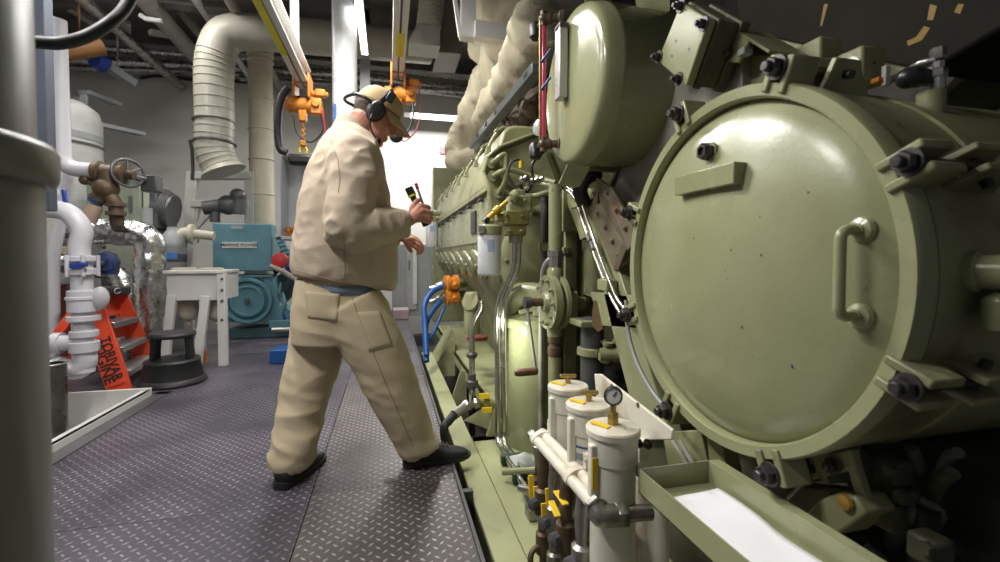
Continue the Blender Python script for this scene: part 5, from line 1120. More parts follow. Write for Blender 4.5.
# swing-bolt clamps
for (px, py, s) in ((768, 470, 0.86), (903, 385, 0.76), (912, 160, 0.74), (778, 62, 0.84), (677, 111, 0.8), (626, 211, 0.8), (624, 316, 0.85), (665, 413, 0.88)):
    p = at(px, py, X=XC - 0.012); rad = V((0, p.y - YC, p.z - ZCC)); rad.normalize()
    p = V((XC - 0.008, YC, ZCC)) + rad * (RC + 0.026)
    tg = V((1, 0, 0)).cross(rad); s *= 0.024
    m = MB(); m.lathe([(s * 1.25, 0), (s * 1.25, s * 0.3)], p, (-1, 0, 0), 20); m.build('washer', NUT, t)
    m = MB(); m.hexnut(p + V((-s * 0.3, 0, 0)), (-1, 0, 0), s, s * 0.9); m.lathe([(s * 0.55, 0), (s * 0.55, s * 0.55), (s * 0.45, s * 0.65), (0, s * 0.65)], p + V((-s * 1.15, 0, 0)), (-1, 0, 0), 16); m.build('clamp_nut', NUT, t)
    MB().cyl(p, p + V((0.16, 0, 0)), s * 0.5, 14).build('swing_bolt', NUT, t)
    m = MB()
    for k in (-1, 1): m.box(p + V((0.035, 0, 0)) + tg * (k * s * 1.15) - rad * 0.012, (0.07, s * 0.9, 0.075), (V((1, 0, 0)), tg, rad))
    m.build('cover_lug', OLIVE2, t, bevel=0.004)
    m = MB()
    for k in (-1, 1): m.prism([p + V((0.10, 0, 0)) + tg * (k * s * 1.1 - s * 0.35) - rad * 0.05, p + V((0.11, 0, 0)) + tg * (k * s * 1.1 - s * 0.35) + rad * 0.03, p + V((0.17, 0, 0)) + tg * (k * s * 1.1 - s * 0.35) + rad * 0.03, p + V((0.24, 0, 0)) + tg * (k * s * 1.1 - s * 0.35) - rad * 0.05], tg * (s * 0.7))
    m.build('drum_lug', OLIVE2, t, bevel=0.003)
    MB().cyl(p + V((0.145, 0, 0)) - tg * s * 2.2, p + V((0.145, 0, 0)) + tg * s * 2.2, s * 0.45, 12).build('hinge_pin', NUT, t)
# hinge stub and arm on the near side of the drum
p = at(938, 271, X=0.92); p = V((0.93, YC - RC * 0.97, p.z))
MB().lathe([(0.034, -0.02), (0.034, 0.01), (0.028, 0.014), (0.028, 0.07), (0.025, 0.073), (0, 0.073)], p, (0.25, -1, 0), 26).build('hinge_stub', OLIVE, t)
t2 = thing('hinge_arm', 'olive cranked arm leaving the hinge stub of the round cover at right', 'bracket', p + V((0.1, -0.1, -0.08)))
q0 = p + V((-0.005, -0.05, -0.065)); q1 = p + V((0.09, -0.06, -0.03)); q2 = p + V((0.30, -0.06, 0.03))
for u_, w_ in ((q0, q1), (q1, q2)): pass
MB().prism([q0 + V((-0.01, 0, 0.025)), q0 + V((-0.01, 0, -0.03)), q1 + V((0, 0, -0.025)), q2 + V((0, 0, -0.03)), q2 + V((0, 0, 0.03)), q1 + V((0, 0, 0.03))], (0, 0.03, 0)).build('arm', OLIVE, t2, bevel=0.006)

# things on the drum's top: sensor tube and fittings
t = thing('sensor_fitting', 'bent steel tube and black sensor on top of the drum at right', 'sensor', at(930, 112, Y=0.74))
k0 = at(930, 112, Y=0.72)
MB().cyl(at(931, 122, Y=0.72), at(931, 92, Y=0.72), 0.024, 18).build('stub', OLIVE2, t)
MB().cyl(at(938, 92, Y=0.72), at(938, 62, Y=0.72), 0.012, 8).hexnut(at(938, 78, Y=0.72), (0, 0, 1), 0.016, 0.02).hexnut(at(938, 60, Y=0.72), (0, 0, 1), 0.014, 0.025).build('steel_post', STEEL, t)
tub([at(936, 60, Y=0.72), at(922, 62, Y=0.74), at(905, 72, Y=0.78), at(893, 80, Y=0.82), at(858, 88, Y=0.86)], 0.007, 'bent_tube', STEEL, t, 0.03)
MB().box(at(915, 77, Y=0.74), (0.055, 0.04, 0.035)).sphere(at(908, 78, Y=0.74), 0.022).build('black_plug', BLACKP, t, bevel=0.008)
MB().box(at(886, 76, Y=0.80), (0.016, 0.01, 0.045)).build('clear_tag', WHITE, t, bevel=0.002)
MB().box(at(880, 81, Y=0.81), (0.035, 0.02, 0.012)).build('orange_clip', paint('orange_clip', (0.7, 0.22, 0.02), 0.4), t, bevel=0.003)
t = thing('pipe_bracket', 'olive angle brackets with a bolt above the round cover', 'bracket', at(740, 80, Y=1.2))
zz2 = lambda x, y, X=0.93: at(x, y, X=X)
MB().prism([zz2(731, 30), zz2(750, 38), zz2(738, 63), zz2(712, 61)], (0.012, 0, 0)).prism([zz2(731, 30), zz2(733, 28), zz2(770, 50), zz2(768, 54)], (0.12, 0, 0)).build('angle_plate', OLIVE2, t, bevel=0.003)
MB().prism([zz2(752, 55, 1.0), zz2(775, 55, 1.0), zz2(775, 90, 1.0), zz2(738, 92, 1.0)], (0.05, 0, 0)).build('web_plate', OLIVE2, t, bevel=0.003)
MB().bolt(zz2(729, 53), (-1, 0, 0), 0.012).build('bolt', BRONZE, t)
MB().box(zz2(745, 52, 0.94), (0.03, 0.025, 0.02)).build('clip', paint('pale_clip', (0.35, 0.42, 0.4), 0.4), t, bevel=0.003)
for (x0, y0, x1, y1) in ((795, 48, 820, 70), (836, 56, 862, 82)):
    a, b = zz2(x0, y0, 1.05), zz2(x1, y1, 1.05); MB().box2((1.05, a.y, b.z), (1.12, b.y, a.z)).build('block', OLIVE2, t, bevel=0.006)
MB().cyl(zz2(818, 62, 1.07), zz2(840, 66, 1.07), 0.014, 12).bolt(zz2(851, 68, 1.05), (-1, 0, 0), 0.016).build('pin', STEEL, t)

# big dark trunk overhead right
t = thing('air_trunk', 'huge dark trunk overhead at upper right with yellow paint marks', 'duct', (1.6, 0.8, 1.5))
TRK = paint('dark_trunk_steel', (0.022, 0.021, 0.016), 0.8, var=0.4, scale=4)
TRK.node_tree.nodes['Principled BSDF'].inputs['Specular IOR Level'].default_value = 0.12
w0 = lambda x, y, X=1.22: at(x, y, X=X)
MB().prism([w0(720, -60), w0(742, 32), w0(925, 74), w0(1000, 30), w0(1160, -60), w0(1100, -120)], (0.9, 0, 0)).build('trunk', TRK, t, bevel=0.01)
MB().beam(w0(742, 36), w0(930, 80), 0.05, 0.03, (0, 0, 1)).build('flange_strip', OLIVE2, t, bevel=0.004)
YM = paint('yellow_marking', (0.24, 0.14, 0.012), 0.6)
for pts in (((930, 4), (937, 6), (933, 20), (927, 20)), ((924, 26), (930, 28), (922, 40), (908, 46), (907, 41), (916, 37)), ((958, 4), (964, 4), (960, 14), (954, 12)), ((824, 4), (828, 4), (822, 26), (820, 26))):
    MB().prism([w0(x, y, 1.2195) for x, y in pts], (0.002, 0, 0)).build('paint_mark', YM, t, label='yellow paint mark')
MB().prism([at(944, 108, Y=1.1), at(985, 116, Y=1.05), at(1020, 100, Y=1.0), at(1020, 26, Y=1.0), at(952, 92, Y=1.1)], (0.05, 0.10, 0.0)).build('strut_plate', OLIVE2, None, 'olive slanted strut plate above the drum at the right edge', 'plate', bevel=0.005)

# machinery below the drum, its shade put into near-black colours
t = thing('auxiliary_machinery', 'dark shaded machinery with pipes beneath the round housing', 'engine', (1.7, 0.9, -0.5))
MB().box2((1.15, 0.45, -0.5), (2.6, 2.6, 0.40)).build('block', NEAR_BLACK, t, bevel=0.05)
MB().lathe([(0.30, 0), (0.34, 0.03), (0.34, 0.7), (0.3, 0.75)], (1.12, 0.72, 0.25), (1, 0, 0), 40).build('dark_drum', paint('shaded_olive', (0.03, 0.032, 0.022), 0.4, var=0.3), t)
rr = random.Random(11)
for k in range(9):
    x, y = rr.uniform(860, 990), rr.uniform(440, 545)
    MB().tube(bez([at(x, y, X=1.0), at(x + rr.uniform(-25, 25), y + rr.uniform(5, 30), X=1.02), at(x + rr.uniform(-40, 40), y + rr.uniform(20, 60), X=1.06)], 6), rr.uniform(0.008, 0.02), 10).build('shaded_pipe', rr.choice((NEAR_BLACK, OLIVE_DK, DGREY)), t)
for (x, y, w_, hgt, X) in ((893, 470, 0.05, 0.05, 0.98), (886, 512, 0.06, 0.055, 0.98), (930, 548, 0.05, 0.05, 0.95), (905, 495, 0.03, 0.03, 0.98)):
    MB().box(at(x, y, X=X), (0.05, w_, hgt)).build('valve_block', OLIVE_DK, t, bevel=0.008)
    MB().hexnut(at(x, y, X=X - 0.03), (-1, 0.1, 0), 0.013, 0.015).build('fitting', OLIVE_DK, t)
# bracket with brass plug
t = thing('cast_bracket', 'olive bracket block with a brass plug under the round cover', 'bracket', at(830, 530, X=0.9))
w1 = lambda x, y, X=0.88: at(x, y, X=X)
MB().prism([w1(838, 492), w1(855, 496), w1(866, 514), w1(838, 535), w1(804, 515), w1(818, 500)], (0.08, 0, 0)).build('block', OLIVE2, t, bevel=0.006)
MB().prism([w1(842, 450, 0.9), w1(850, 450, 0.9), w1(868, 505, 0.9), w1(860, 514, 0.9)], (0.02, 0, 0)).prism([w1(808, 456, 0.9), w1(848, 450, 0.9), w1(852, 470, 0.9), w1(812, 480, 0.9)], (0.03, 0, 0)).build('arm', OLIVE2, t, bevel=0.003)
MB().lathe([(0.0, 0.01), (0.014, 0.008), (0.016, 0)], w1(846, 502, 0.875), (-1, 0, 0), 8).build('brass_plug', paint('bright_brass', (0.62, 0.36, 0.10), 0.35, 0.6), t, label='brass plug')
MB().bolt(w1(833, 466, 0.89), (-1, 0, 0), 0.012).build('bolt', NUT, t)
MB().tube([w1(790, 500, 1.0), w1(808, 480, 1.02), w1(850, 485, 1.05)], 0.01, 10).build('steel_line', STEEL, t)
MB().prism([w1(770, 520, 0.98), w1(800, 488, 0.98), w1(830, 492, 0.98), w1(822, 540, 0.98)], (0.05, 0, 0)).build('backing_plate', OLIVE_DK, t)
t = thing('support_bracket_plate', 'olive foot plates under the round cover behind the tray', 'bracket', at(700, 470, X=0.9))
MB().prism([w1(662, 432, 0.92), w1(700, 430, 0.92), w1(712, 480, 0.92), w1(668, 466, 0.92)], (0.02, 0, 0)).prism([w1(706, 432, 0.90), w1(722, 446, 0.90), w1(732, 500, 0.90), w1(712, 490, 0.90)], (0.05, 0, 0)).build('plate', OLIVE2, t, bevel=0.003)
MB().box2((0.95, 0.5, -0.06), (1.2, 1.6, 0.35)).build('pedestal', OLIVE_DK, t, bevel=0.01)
for k in range(2): MB().tube([w1(672 + k * 8, 440, 0.88), w1(690 + k * 6, 470, 0.88)], 0.007, 8).build('tube', GREYPL, t)

# ================================================================ white filter trio
XF = 0.585
FW = paint('filter_cream_white', (0.66, 0.63, 0.54), 0.4, var=0.06, scale=8, stain=(0.36, 0.24, 0.12), stains=0.25)
cs = [at(613, 426, X=XF), at(589, 402, X=XF), at(569, 384, X=XF)]
zl = sum(c.z for c in cs) / 3
labels = ['nearest white filter housing with a pressure gauge on top', 'middle white filter housing with a blue striped label', 'farthest of the three white filter housings']
RF = 0.063
filters = []
def place(px, py): # keep X, level
    return at(px, py, Z=zl)
cps = [place(613, 426), place(589, 402.5), place(568, 384.5)]
for i, c in enumerate(cps):
    R0 = RF
    t = thing('fuel_filter', labels[i], 'filter', (c.x, c.y, ZB)); t['group'] = 'white fuel filter housings'
    z0 = 0.03
    MB().lathe([(R0 * 0.55, z0), (R0 * 0.8, z0 + 0.015), (R0 * 0.92, z0 + 0.05), (R0 * 0.92, zl - 0.09), (R0 * 1.0, zl - 0.085), (R0 * 1.0, zl - 0.02)], (c.x, c.y, 0), seg=40).build('bowl', FW, t)
    MB().lathe([(R0 * 1.0, zl - 0.02), (R0 * 1.1, zl - 0.018), (R0 * 1.1, zl - 0.004), (R0 * 1.05, zl), (R0 * 0.5, zl + 0.004), (0, zl + 0.006)], (c.x, c.y, 0), seg=40).build('lid', FW, t)
    MB().lathe([(R0 * 0.97, 0), (R0 * 0.97, 0.035)], (c.x, c.y, 0.10), seg=40).box((c.x, c.y - R0 * 0.95, 0.118), (0.03, 0.03, 0.03)).build('clamp_band', FW, t)
    MB().cyl((c.x, c.y, -0.06), (c.x, c.y, z0 + 0.01), 0.03, 14).build('drain_stem', BRONZE, t)
    MB().box((c.x - 0.034, c.y + 0.004, zl + 0.0055), (0.018, 0.055, 0.003), (V((0.89, 0.45, 0)), V((-0.45, 0.89, 0)), V((0, 0, 1)))).build('yellow_sticker', YELLOW, t, label='yellow sticker')
    if i == 0:
        MB().hexnut((c.x, c.y, zl), (0, 0, 1), 0.015, 0.035).cyl((c.x, c.y, zl + 0.03), (c.x, c.y, zl + 0.06), 0.008, 12).build('gauge_stem', BRASS, t)
        gc = V((c.x, c.y, zl + 0.080)); gd = V((-0.55, -1, 0.1)).normalized()
        g_ = MB().lathe([(0.0, -0.012), (0.021, -0.012), (0.024, -0.006), (0.024, 0.012), (0.021, 0.014), (0.020, 0.010), (0, 0.010)], gc, gd, 32).build('pressure_gauge', BLACKP, t)
        MB().lathe([(0.0195, 0.010), (0.0, 0.0112)], gc, gd, 28).build('dial', paint('dial_white', (0.7, 0.7, 0.66), 0.3), g_)
        _, gu, gw = basis(gd)
        MB().beam(gc + gd * 0.0125, gc + gd * 0.0125 + (gu * 0.8 - gw * 0.6) * 0.015, 0.003, 0.001, gd).build('needle', PRINT, g_)
    else:
        MB().cyl((c.x, c.y, zl), (c.x, c.y, zl + 0.028), 0.009, 12).beam((c.x - 0.028, c.y + 0.006, zl + 0.03), (c.x + 0.028, c.y - 0.006, zl + 0.03), 0.013, 0.012).build('vent_handle', BRASS, t, bevel=0.003)
    if i == 1:
        for zz_, h_ in ((zl - 0.12, 0.006), (zl - 0.175, 0.006)):
            m = MB(); R = []
            for k in range(13):
                a = -3.0 + k * 0.19; R.append([V((c.x + R0 * 0.92 * s * math.cos(a), c.y + R0 * 0.92 * s * math.sin(a), z)) for s, z in ((1.006, zz_), (1.006, zz_ + h_), (1.012, zz_ + h_), (1.012, zz_))])
            m.rings(R); m.build('label_stripe', PRINTB, t, label='blue stripe')
        m = MB(); R = []
        for k in range(8):
            a = -2.7 + k * 0.16; R.append([V((c.x + R0 * 0.92 * s * math.cos(a), c.y + R0 * 0.92 * s * math.sin(a), z)) for s, z in ((1.006, zl - 0.155), (1.006, zl - 0.135), (1.012, zl - 0.135), (1.012, zl - 0.155))])
        m.rings(R); m.build('label_print', paint('grey_print', (0.25, 0.27, 0.33), 0.5), t)
    # side mounting ear
    MB().box((c.x - RF * 1.0, c.y - RF * 0.25, zl - 0.115), (0.022, 0.022, 0.16)).build('mounting_ear', FW, t, bevel=0.004)
    if i == 0:
        MB().box((c.x - RF * 1.0 - 0.002, c.y - RF * 0.25 - 0.013, zl - 0.105), (0.014, 0.004, 0.08)).build('yellow_strip', YELLOW, t, label='yellow strip')
# backing bracket
t = thing('filter_bracket', 'white steel mounting bracket behind the three filter housings', 'bracket', at(650, 470, X=0.68))
w2 = lambda x, y, X=0.69: at(x, y, X=X)
MB().prism([w2(594, 374), w2(600, 374), w2(672, 430), w2(671, 440), w2(645, 440), w2(640, 464), w2(600, 440)], (0.01, 0, 0)).build('plate', FW, t, bevel=0.003)
MB().box(w2(640, 448, 0.675), (0.03, 0.05, 0.05)).build('angle_tab', FW, t, bevel=0.004)
for x, y in ((642, 440), (651, 441)): MB().bolt(w2(x - 3, y + 3, 0.655), (-1, -0.4, 0), 0.009).build('bolt', NUT, t)
for x, y in ((638, 405), (612, 386)): MB().lathe([(0.007, 0), (0.007, 0.002)], w2(x, y, 0.69), (-1, 0, 0), 12).build('hole', BRONZE, t)
MB().box2((0.69, cps[2].y + 0.1, ZB), (0.70, cps[0].y - 0.05, zl - 0.2)).build('foot_plate', FW, t)
# double white pipe with clamps
t = thing('white_rail_pipe', 'pair of white pipes clamped along the front of the filters', 'pipe', at(560, 460, X=0.49))
XR_ = 0.495
z0r = at(595, 508, X=XR_).z
w3 = lambda x, y: at(x, y, X=XR_)
pA, pB = w3(534, 437), w3(597, 509)
MB().tube([pA, pB], 0.0165, 18).build('rail', FW, t)
off = V((0.03, 0.0, 0.012))
MB().tube([pA + off, pB.lerp(pA, 0.12) + off], 0.0165, 18).build('rail', FW, t)
for f_ in (0.06, 0.66):
    c = pA.lerp(pB, f_) + off * 0.5; m = MB()
    dd = (pB - pA).normalized()
    m.tube([c + dd * 0.014, c - dd * 0.014], 0.036, 22, sq=0.62, ref=V((1, 0, 0.4))); m.build('saddle_clamp', FW, t)
    MB().box(c + V((0.045, 0.0, 0.035)), (0.035, 0.022, 0.05)).bolt(c + V((0.03, -0.012, 0.05)), (-0.7, -0.7, 0), 0.008).build('clamp_arm', FW, t, bevel=0.004)
MB().hexnut(pA - (pB - pA).normalized() * 0.03, pB - pA, 0.02, 0.03).build('end_nut', STEEL, t)
t = thing('steel_elbow_pipe', 'bare steel elbow and pipe joining the white rail to the near filter', 'pipe', pB)
DST = paint('dull_steel', (0.30, 0.29, 0.27), 0.35, 0.85, var=0.25, scale=25)
e1 = at(600, 516, X=0.50); e2 = at(650, 512, X=0.64)
MB().tube(rounded([pB - (pB - pA).normalized() * 0.01, e1, e1 + (e2 - e1) * 0.35], 0.04, 6), 0.027, 18).build('elbow', DST, t)
MB().hexnut(e1 + (e2 - e1) * 0.28, e2 - e1, 0.032, 0.03).hexnut(pB - (pB - pA).normalized() * 0.015, pB - pA, 0.03, 0.02).build('union_nut', DST, t)
MB().tube([e1 + (e2 - e1) * 0.3, e2], 0.02, 16).build('pipe', DST, t)

# valve manifold with yellow tags at their feet
t = thing('valve_manifold', 'steel and bronze valves with yellow lever tags below the white rail', 'valve', at(565, 540, Z=ZB))
fl = lambda x, y, z=0.0: at(x, y, Z=z)
for (x, y, z, hgt) in ((533, 500, -0.05, 0.10), (545, 520, -0.05, 0.12), (560, 530, -0.05, 0.14), (572, 545, -0.05, 0.16), (584, 552, -0.05, 0.16), (538, 478, -0.04, 0.16)):
    b0 = fl(x, y, z)
    MB().lathe([(0.02, 0), (0.02, 0.02), (0.028, 0.025), (0.028, 0.05), (0.018, 0.055), (0.018, hgt * 0.7), (0.026, hgt * 0.72), (0.026, hgt * 0.95), (0.016, hgt)], b0, (0, 0, 1), 12).build('valve_body', random.choice((DST, BRONZE, DGREY)), t)
MB().tube(rounded([fl(520, 488, -0.02), fl(536, 492, 0.0), fl(556, 515, 0.0), fl(570, 540, 0.0)], 0.05), 0.016, 12).build('feed_pipe', DST, t)
MB().tube(rounded([fl(546, 500, 0.02), fl(549, 530, -0.03), fl(560, 545, -0.03), fl(580, 548, 0.0)], 0.05), 0.015, 12).build('feed_pipe', STEEL, t)
MB().tube(rounded([fl(562, 505, 0.06), fl(560, 525, 0.02), fl(575, 552, -0.02), fl(592, 570, -0.02)], 0.05), 0.018, 12).build('feed_pipe', DST, t)
for f_, mt in ((0.14, BRONZE), (0.36, DST), (0.55, BRONZE), (0.78, DST)):
    b1 = pA.lerp(pB, f_) + V((0.01, 0.0, -0.015)); hh = b1.z - ZB
    MB().lathe([(0.013, 0), (0.013, hh * 0.12), (0.026, hh * 0.14), (0.026, hh * 0.3), (0.018, hh * 0.32), (0.018, hh * 0.45), (0.03, hh * 0.47), (0.03, hh * 0.66), (0.018, hh * 0.68), (0.022, hh * 0.85), (0.014, hh)], V((b1.x, b1.y, ZB)), (0, 0, 1), 10).build('valve_body', mt, t)
    MB().lathe([(0.012, 0), (0.02, 0.005), (0.02, 0.03), (0.01, 0.035)], V((b1.x - 0.02, b1.y, ZB + hh * 0.56)), (-1, -0.4, 0), 8).build('valve_stem', DGREY, t)
    MB().tube(rounded([V((b1.x, b1.y, ZB + hh * 0.2)), V((b1.x - 0.05, b1.y - 0.02, ZB + hh * 0.2)), V((b1.x - 0.055, b1.y - 0.03, ZB + 0.015)), V((b1.x - 0.05, b1.y - 0.2, ZB + 0.015))], 0.025), 0.010, 10).build('drain_tube', mt, t)
MB().tube([fl(503, 472, -0.02), fl(536, 470, 0.02)], 0.016, 12).build('cross_pipe', OLIVE2, t)
MB().box(fl(536, 511, -0.035), (0.08, 0.07, 0.05)).build('foot_block', DST, t, bevel=0.008)
MB().box(fl(588, 560, -0.03), (0.08, 0.08, 0.05)).build('foot_block', DST, t, bevel=0.008)
XY = 0.505
for i_, (x0, y0, x1, y1, X) in enumerate(((531, 475, 532, 500, 0.49), (544, 503, 545, 526, 0.47), (556, 491, 566, 505, 0.49), (551, 501, 558, 517, 0.47), (548, 488, 549, 506, 0.49), (536, 486, 537, 500, 0.49))):
    a, b = at(x0, y0, X=X), at(x1, y1, X=X)
    MB().beam(a, b, 0.02, 0.006, (0, 1, 0.3)).build('lever_tag', YELLOW, t, label='yellow lever sleeve', bevel=0.002)
# grey rag/cloth lump by the tank
m = MB(); c = at(523, 463, Z=-0.03); m.sphere(c, (0.075, 0.06, 0.04), seg=20, rings=14)
for v_ in m.b.verts: v_.co += V((noise.noise(v_.co * 22), noise.noise(v_.co * 22 + V((5, 0, 0))), noise.noise(v_.co * 22 + V((0, 5, 0))))) * 0.018
m.build('rag', paint('pale_grey_cloth', (0.42, 0.44, 0.42), 0.9), None, 'crumpled pale grey rag on the bed at the foot of the tank', 'rag', smooth=180)

# ================================================================ tray with paper
ZT = 0.49
b0, b1 = at(640, 470, Z=ZT), at(707, 459, Z=ZT)
xl, xr, yb = b0.x, b1.x, (b0.y + b1.y) / 2; yn = 0.33; dz = 0.058
t = thing('log_tray', 'olive sheet metal tray holding a white paper beside the filters', 'tray', ((xl + xr) / 2, 0.8, ZT - dz))
W = 0.003
MB().box2((xl, yn, ZT - dz), (xr, yb, ZT - dz + W)).build('tray_floor', OLIVE, t)
MB().box2((xl, yn, ZT - dz), (xl + W, yb, ZT)).build('side_wall', OLIVE, t)
MB().box2((xr - W, yn, ZT - dz), (xr, yb, ZT)).build('side_wall', OLIVE, t)
MB().box2((xl, yb - W, ZT - dz), (xr, yb, ZT)).build('end_wall', OLIVE, t)
MB().box2((xr, yn, ZT - 0.02), (xr + 0.03, yb, ZT)).build('back_lip', OLIVE, t, bevel=0.002)
MB().box2((xl + 0.02, yb - 0.3, ZB), (xl + 0.05, yb - 0.27, ZT - dz)).box2((xr - 0.05, yb - 0.3, ZB), (xr - 0.02, yb - 0.27, ZT - dz)).build('tray_post', OLIVE2, t)
m = MB(); zp = ZT - dz + W + 0.002
n1, n2 = 14, 18; G = []
for i in range(n1):
    row = []
    for j in range(n2):
        x = xl + 0.012 + (xr - xl - 0.03) * i / (n1 - 1); y = yb - 0.055 - 0.42 * j / (n2 - 1)
        row.append(m.b.verts.new((x + 0.006 * math.sin(j * 0.5), y, zp + 0.004 + 0.004 * noise.noise(V((x * 14, y * 14, 0))) + 0.01 * (i / n1) ** 3)))
    G.append(row)
for i in range(n1 - 1):
    for j in range(n2 - 1): m.face((G[i][j], G[i][j + 1], G[i + 1][j + 1], G[i + 1][j]))
o = m.build('paper_sheet', PAPER, None, 'sheet of white paper lying in the olive tray', 'paper', smooth=180)
sm = o.modifiers.new('thickness', 'SOLIDIFY'); sm.thickness = 0.0012
# ================================================================ the worker
from mathutils.bvhtree import BVHTree
SKIN = paint('skin', (0.58, 0.26, 0.18), 0.5, var=0.12, scale=14)
JACKET = paint('tan_canvas', (0.50, 0.405, 0.31), 0.85, var=0.05, scale=8, bump=0.12, bscale=160)
TROUSER = paint('khaki_canvas', (0.53, 0.435, 0.295), 0.85, var=0.06, scale=8, bump=0.12, bscale=160)
CAPM = paint('tan_cap', (0.52, 0.37, 0.205), 0.8, var=0.06, scale=10, bump=0.1, bscale=150)
HAIR = paint('brown_grey_hair', (0.085, 0.055, 0.04), 0.7, var=0.4, scale=40, bump=0.5, bscale=120)
SHIRT = paint('blue_shirt', (0.16, 0.20, 0.29), 0.85, var=0.1)
SHOE = paint('black_shoe', (0.016, 0.016, 0.018), 0.6, var=0.3, scale=20, bump=0.2, bscale=80)

man = thing('person', 'worker in tan jacket, khaki trousers and cap stepping towards the engine', 'person', (-0.1, 2.2, 0))

def bake(mb, voxel, iters=6, fac=0.5):
    """one continuous surface from overlapping closed shapes"""
    bmesh.ops.recalc_face_normals(mb.b, faces=mb.b.faces)
    me = bpy.data.meshes.new('tmp'); mb.b.to_mesh(me); mb.b.free()
    o = bpy.data.objects.new('tmp', me); COL.objects.link(o)
    r = o.modifiers.new('r', 'REMESH'); r.mode = 'VOXEL'; r.voxel_size = voxel
    s = o.modifiers.new('s', 'SMOOTH'); s.factor = fac; s.iterations = iters
    dg = bpy.context.evaluated_depsgraph_get(); dg.update()
    out = bpy.data.meshes.new_from_object(o.evaluated_get(dg))
    bpy.data.objects.remove(o); bpy.data.meshes.remove(me)
    return out

def finish(me, name, mat, parent, label=None):
    me.name = name; off = V(parent.location)
    for v in me.vertices: v.co -= off
    me.polygons.foreach_set('use_smooth', [True] * len(me.polygons))
    me.materials.clear(); me.materials.append(mat)
    o = bpy.data.objects.new(name, me); COL.objects.link(o); o.parent = parent
    return tag(o, label)

def folds(me, fn):
    me.update(); ns = [v.normal.copy() for v in me.vertices]
    for v, n in zip(me.vertices, ns): v.co += n * fn(v.co)

PHI = math.radians(24)
FW_ = V((math.cos(PHI), math.sin(PHI), 0)); LT = V((-math.sin(PHI), math.cos(PHI), 0)); UZ = V((0, 0, 1))
YM_ = 2.28

def torso_ring(py, L, R, b, grow=1.0, n=28, tilt=0.0, p=2.4):
    l, r = at(L, py, Y=YM_), at(R, py, Y=YM_); c = (l + r) / 2; hw = (r.x - l.x) / 2 * grow; b *= grow
    a = math.sqrt(max(hw * hw - (b * math.sin(PHI)) ** 2, 0.0016)) / math.cos(PHI)
    ring = []
    for k in range(n):
        t = 2 * PI * k / n; cs, sn = math.cos(t), math.sin(t)
        x = a * math.copysign(abs(cs) ** (2 / p), cs); y = b * math.copysign(abs(sn) ** (2 / p), sn)
        ring.append(c + FW_ * x + LT * y + UZ * (tilt * x))
    return ring, c, a

# ---- joints (photo position on the plane of each limb)
shR, elR, wrR = at(355, 160, Y=2.10), at(350, 229, Y=2.03), at(405, 223, Y=2.12)
shL, elL, wrL = at(341, 158, Y=2.46), at(352, 226, Y=2.56), at(397, 236, Y=2.46)
hpR, knR, anR = at(350, 305, Y=2.19), at(384, 376, Y=2.17), at(421, 446, Y=2.20)
hpL, knL, anL = at(320, 305, Y=2.36), at(309, 385, Y=2.29), at(290, 462, Y=2.20)

# ---- head frame
HY = 2.26
HP = math.radians(30); hyaw = math.radians(6)
hf0 = V((math.cos(hyaw), math.sin(hyaw), 0)); hl = V((-math.sin(hyaw), math.cos(hyaw), 0))
hf = hf0 * math.cos(HP) - UZ * math.sin(HP); hu = hf0 * math.sin(HP) + UZ * math.cos(HP)
HO = at(374, 115.5, Y=HY)
def hd(x, y, z): return HO + hf * x + hl * y + hu * z
HAX = (hf, hl, hu)

# ---- body: one continuous mesh
m = MB()
m.sphere(hd(0.0, 0, 0.035), (0.100, 0.076, 0.088), HAX, 28, 18)
m.sphere(hd(0.035, 0, -0.015), (0.070, 0.064, 0.085), HAX, 24, 16)
m.sphere(hd(0.045, 0, -0.062), (0.056, 0.052, 0.060), HAX, 20, 14)
m.sphere(hd(0.078, 0, -0.102), (0.026, 0.026, 0.022), HAX, 14, 10)
m.sphere(hd(0.080, 0, 0.022), (0.022, 0.055, 0.016), HAX, 14, 10)
m.tube([hd(0.095, 0, 0.018), hd(0.108, 0, -0.005), hd(0.118, 0, -0.028)], [0.010, 0.012, 0.016], 12)
for s in (-1, 1):
    m.sphere(hd(0.104, 0.013 * s, -0.032), (0.013, 0.010, 0.010), HAX, 10, 8)
    m.sphere(hd(0.078, 0.038 * s, -0.030), (0.022, 0.024, 0.024), HAX, 12, 8)
    m.sphere(hd(-0.005, 0.080 * s, -0.005), (0.022, 0.012, 0.034), HAX, 12, 8)
    m.sphere(hd(0.083, 0.030 * s, 0.004), (0.012, 0.016, 0.011), HAX, 10, 8)
m.sphere(hd(0.098, 0, -0.062), (0.012, 0.024, 0.007), HAX, 12, 8); m.sphere(hd(0.096, 0, -0.074), (0.012, 0.021, 0.008), HAX, 12, 8)
nb = at(344, 138, Y=2.28)
m.tube([hd(-0.015, 0, 0.0), hd(-0.025, 0, -0.06), nb.lerp(hd(-0.025, 0, -0.06), 0.5), nb], [0.066, 0.064, 0.066, 0.075], 22)
rings = []
for py, L, R, b in ((300, 300, 366, 0.165), (270, 302, 380, 0.16), (240, 304, 382, 0.165), (210, 308, 378, 0.18), (180, 314, 372, 0.185), (160, 320, 368, 0.16), (146, 328, 364, 0.10)):
    rings.append(torso_ring(py, L, R, b)[0])
m.rings(rings)
def limb(mm, pts, rs, seg=18): mm.tube(bez(pts, 4), [rs[0] + 0 for _ in range(1)] if False else sum([[rs[i] + (rs[i + 1] - rs[i]) * k / 4 for k in range(4)] for i in range(len(rs) - 1)], []) + [rs[-1]], seg)
for s, e, w in ((shR, elR, wrR), (shL, elL, wrL)):
    limb(m, [s, s.lerp(e, 0.5), e, e.lerp(w, 0.35), w], [0.062, 0.052, 0.042, 0.042, 0.029])
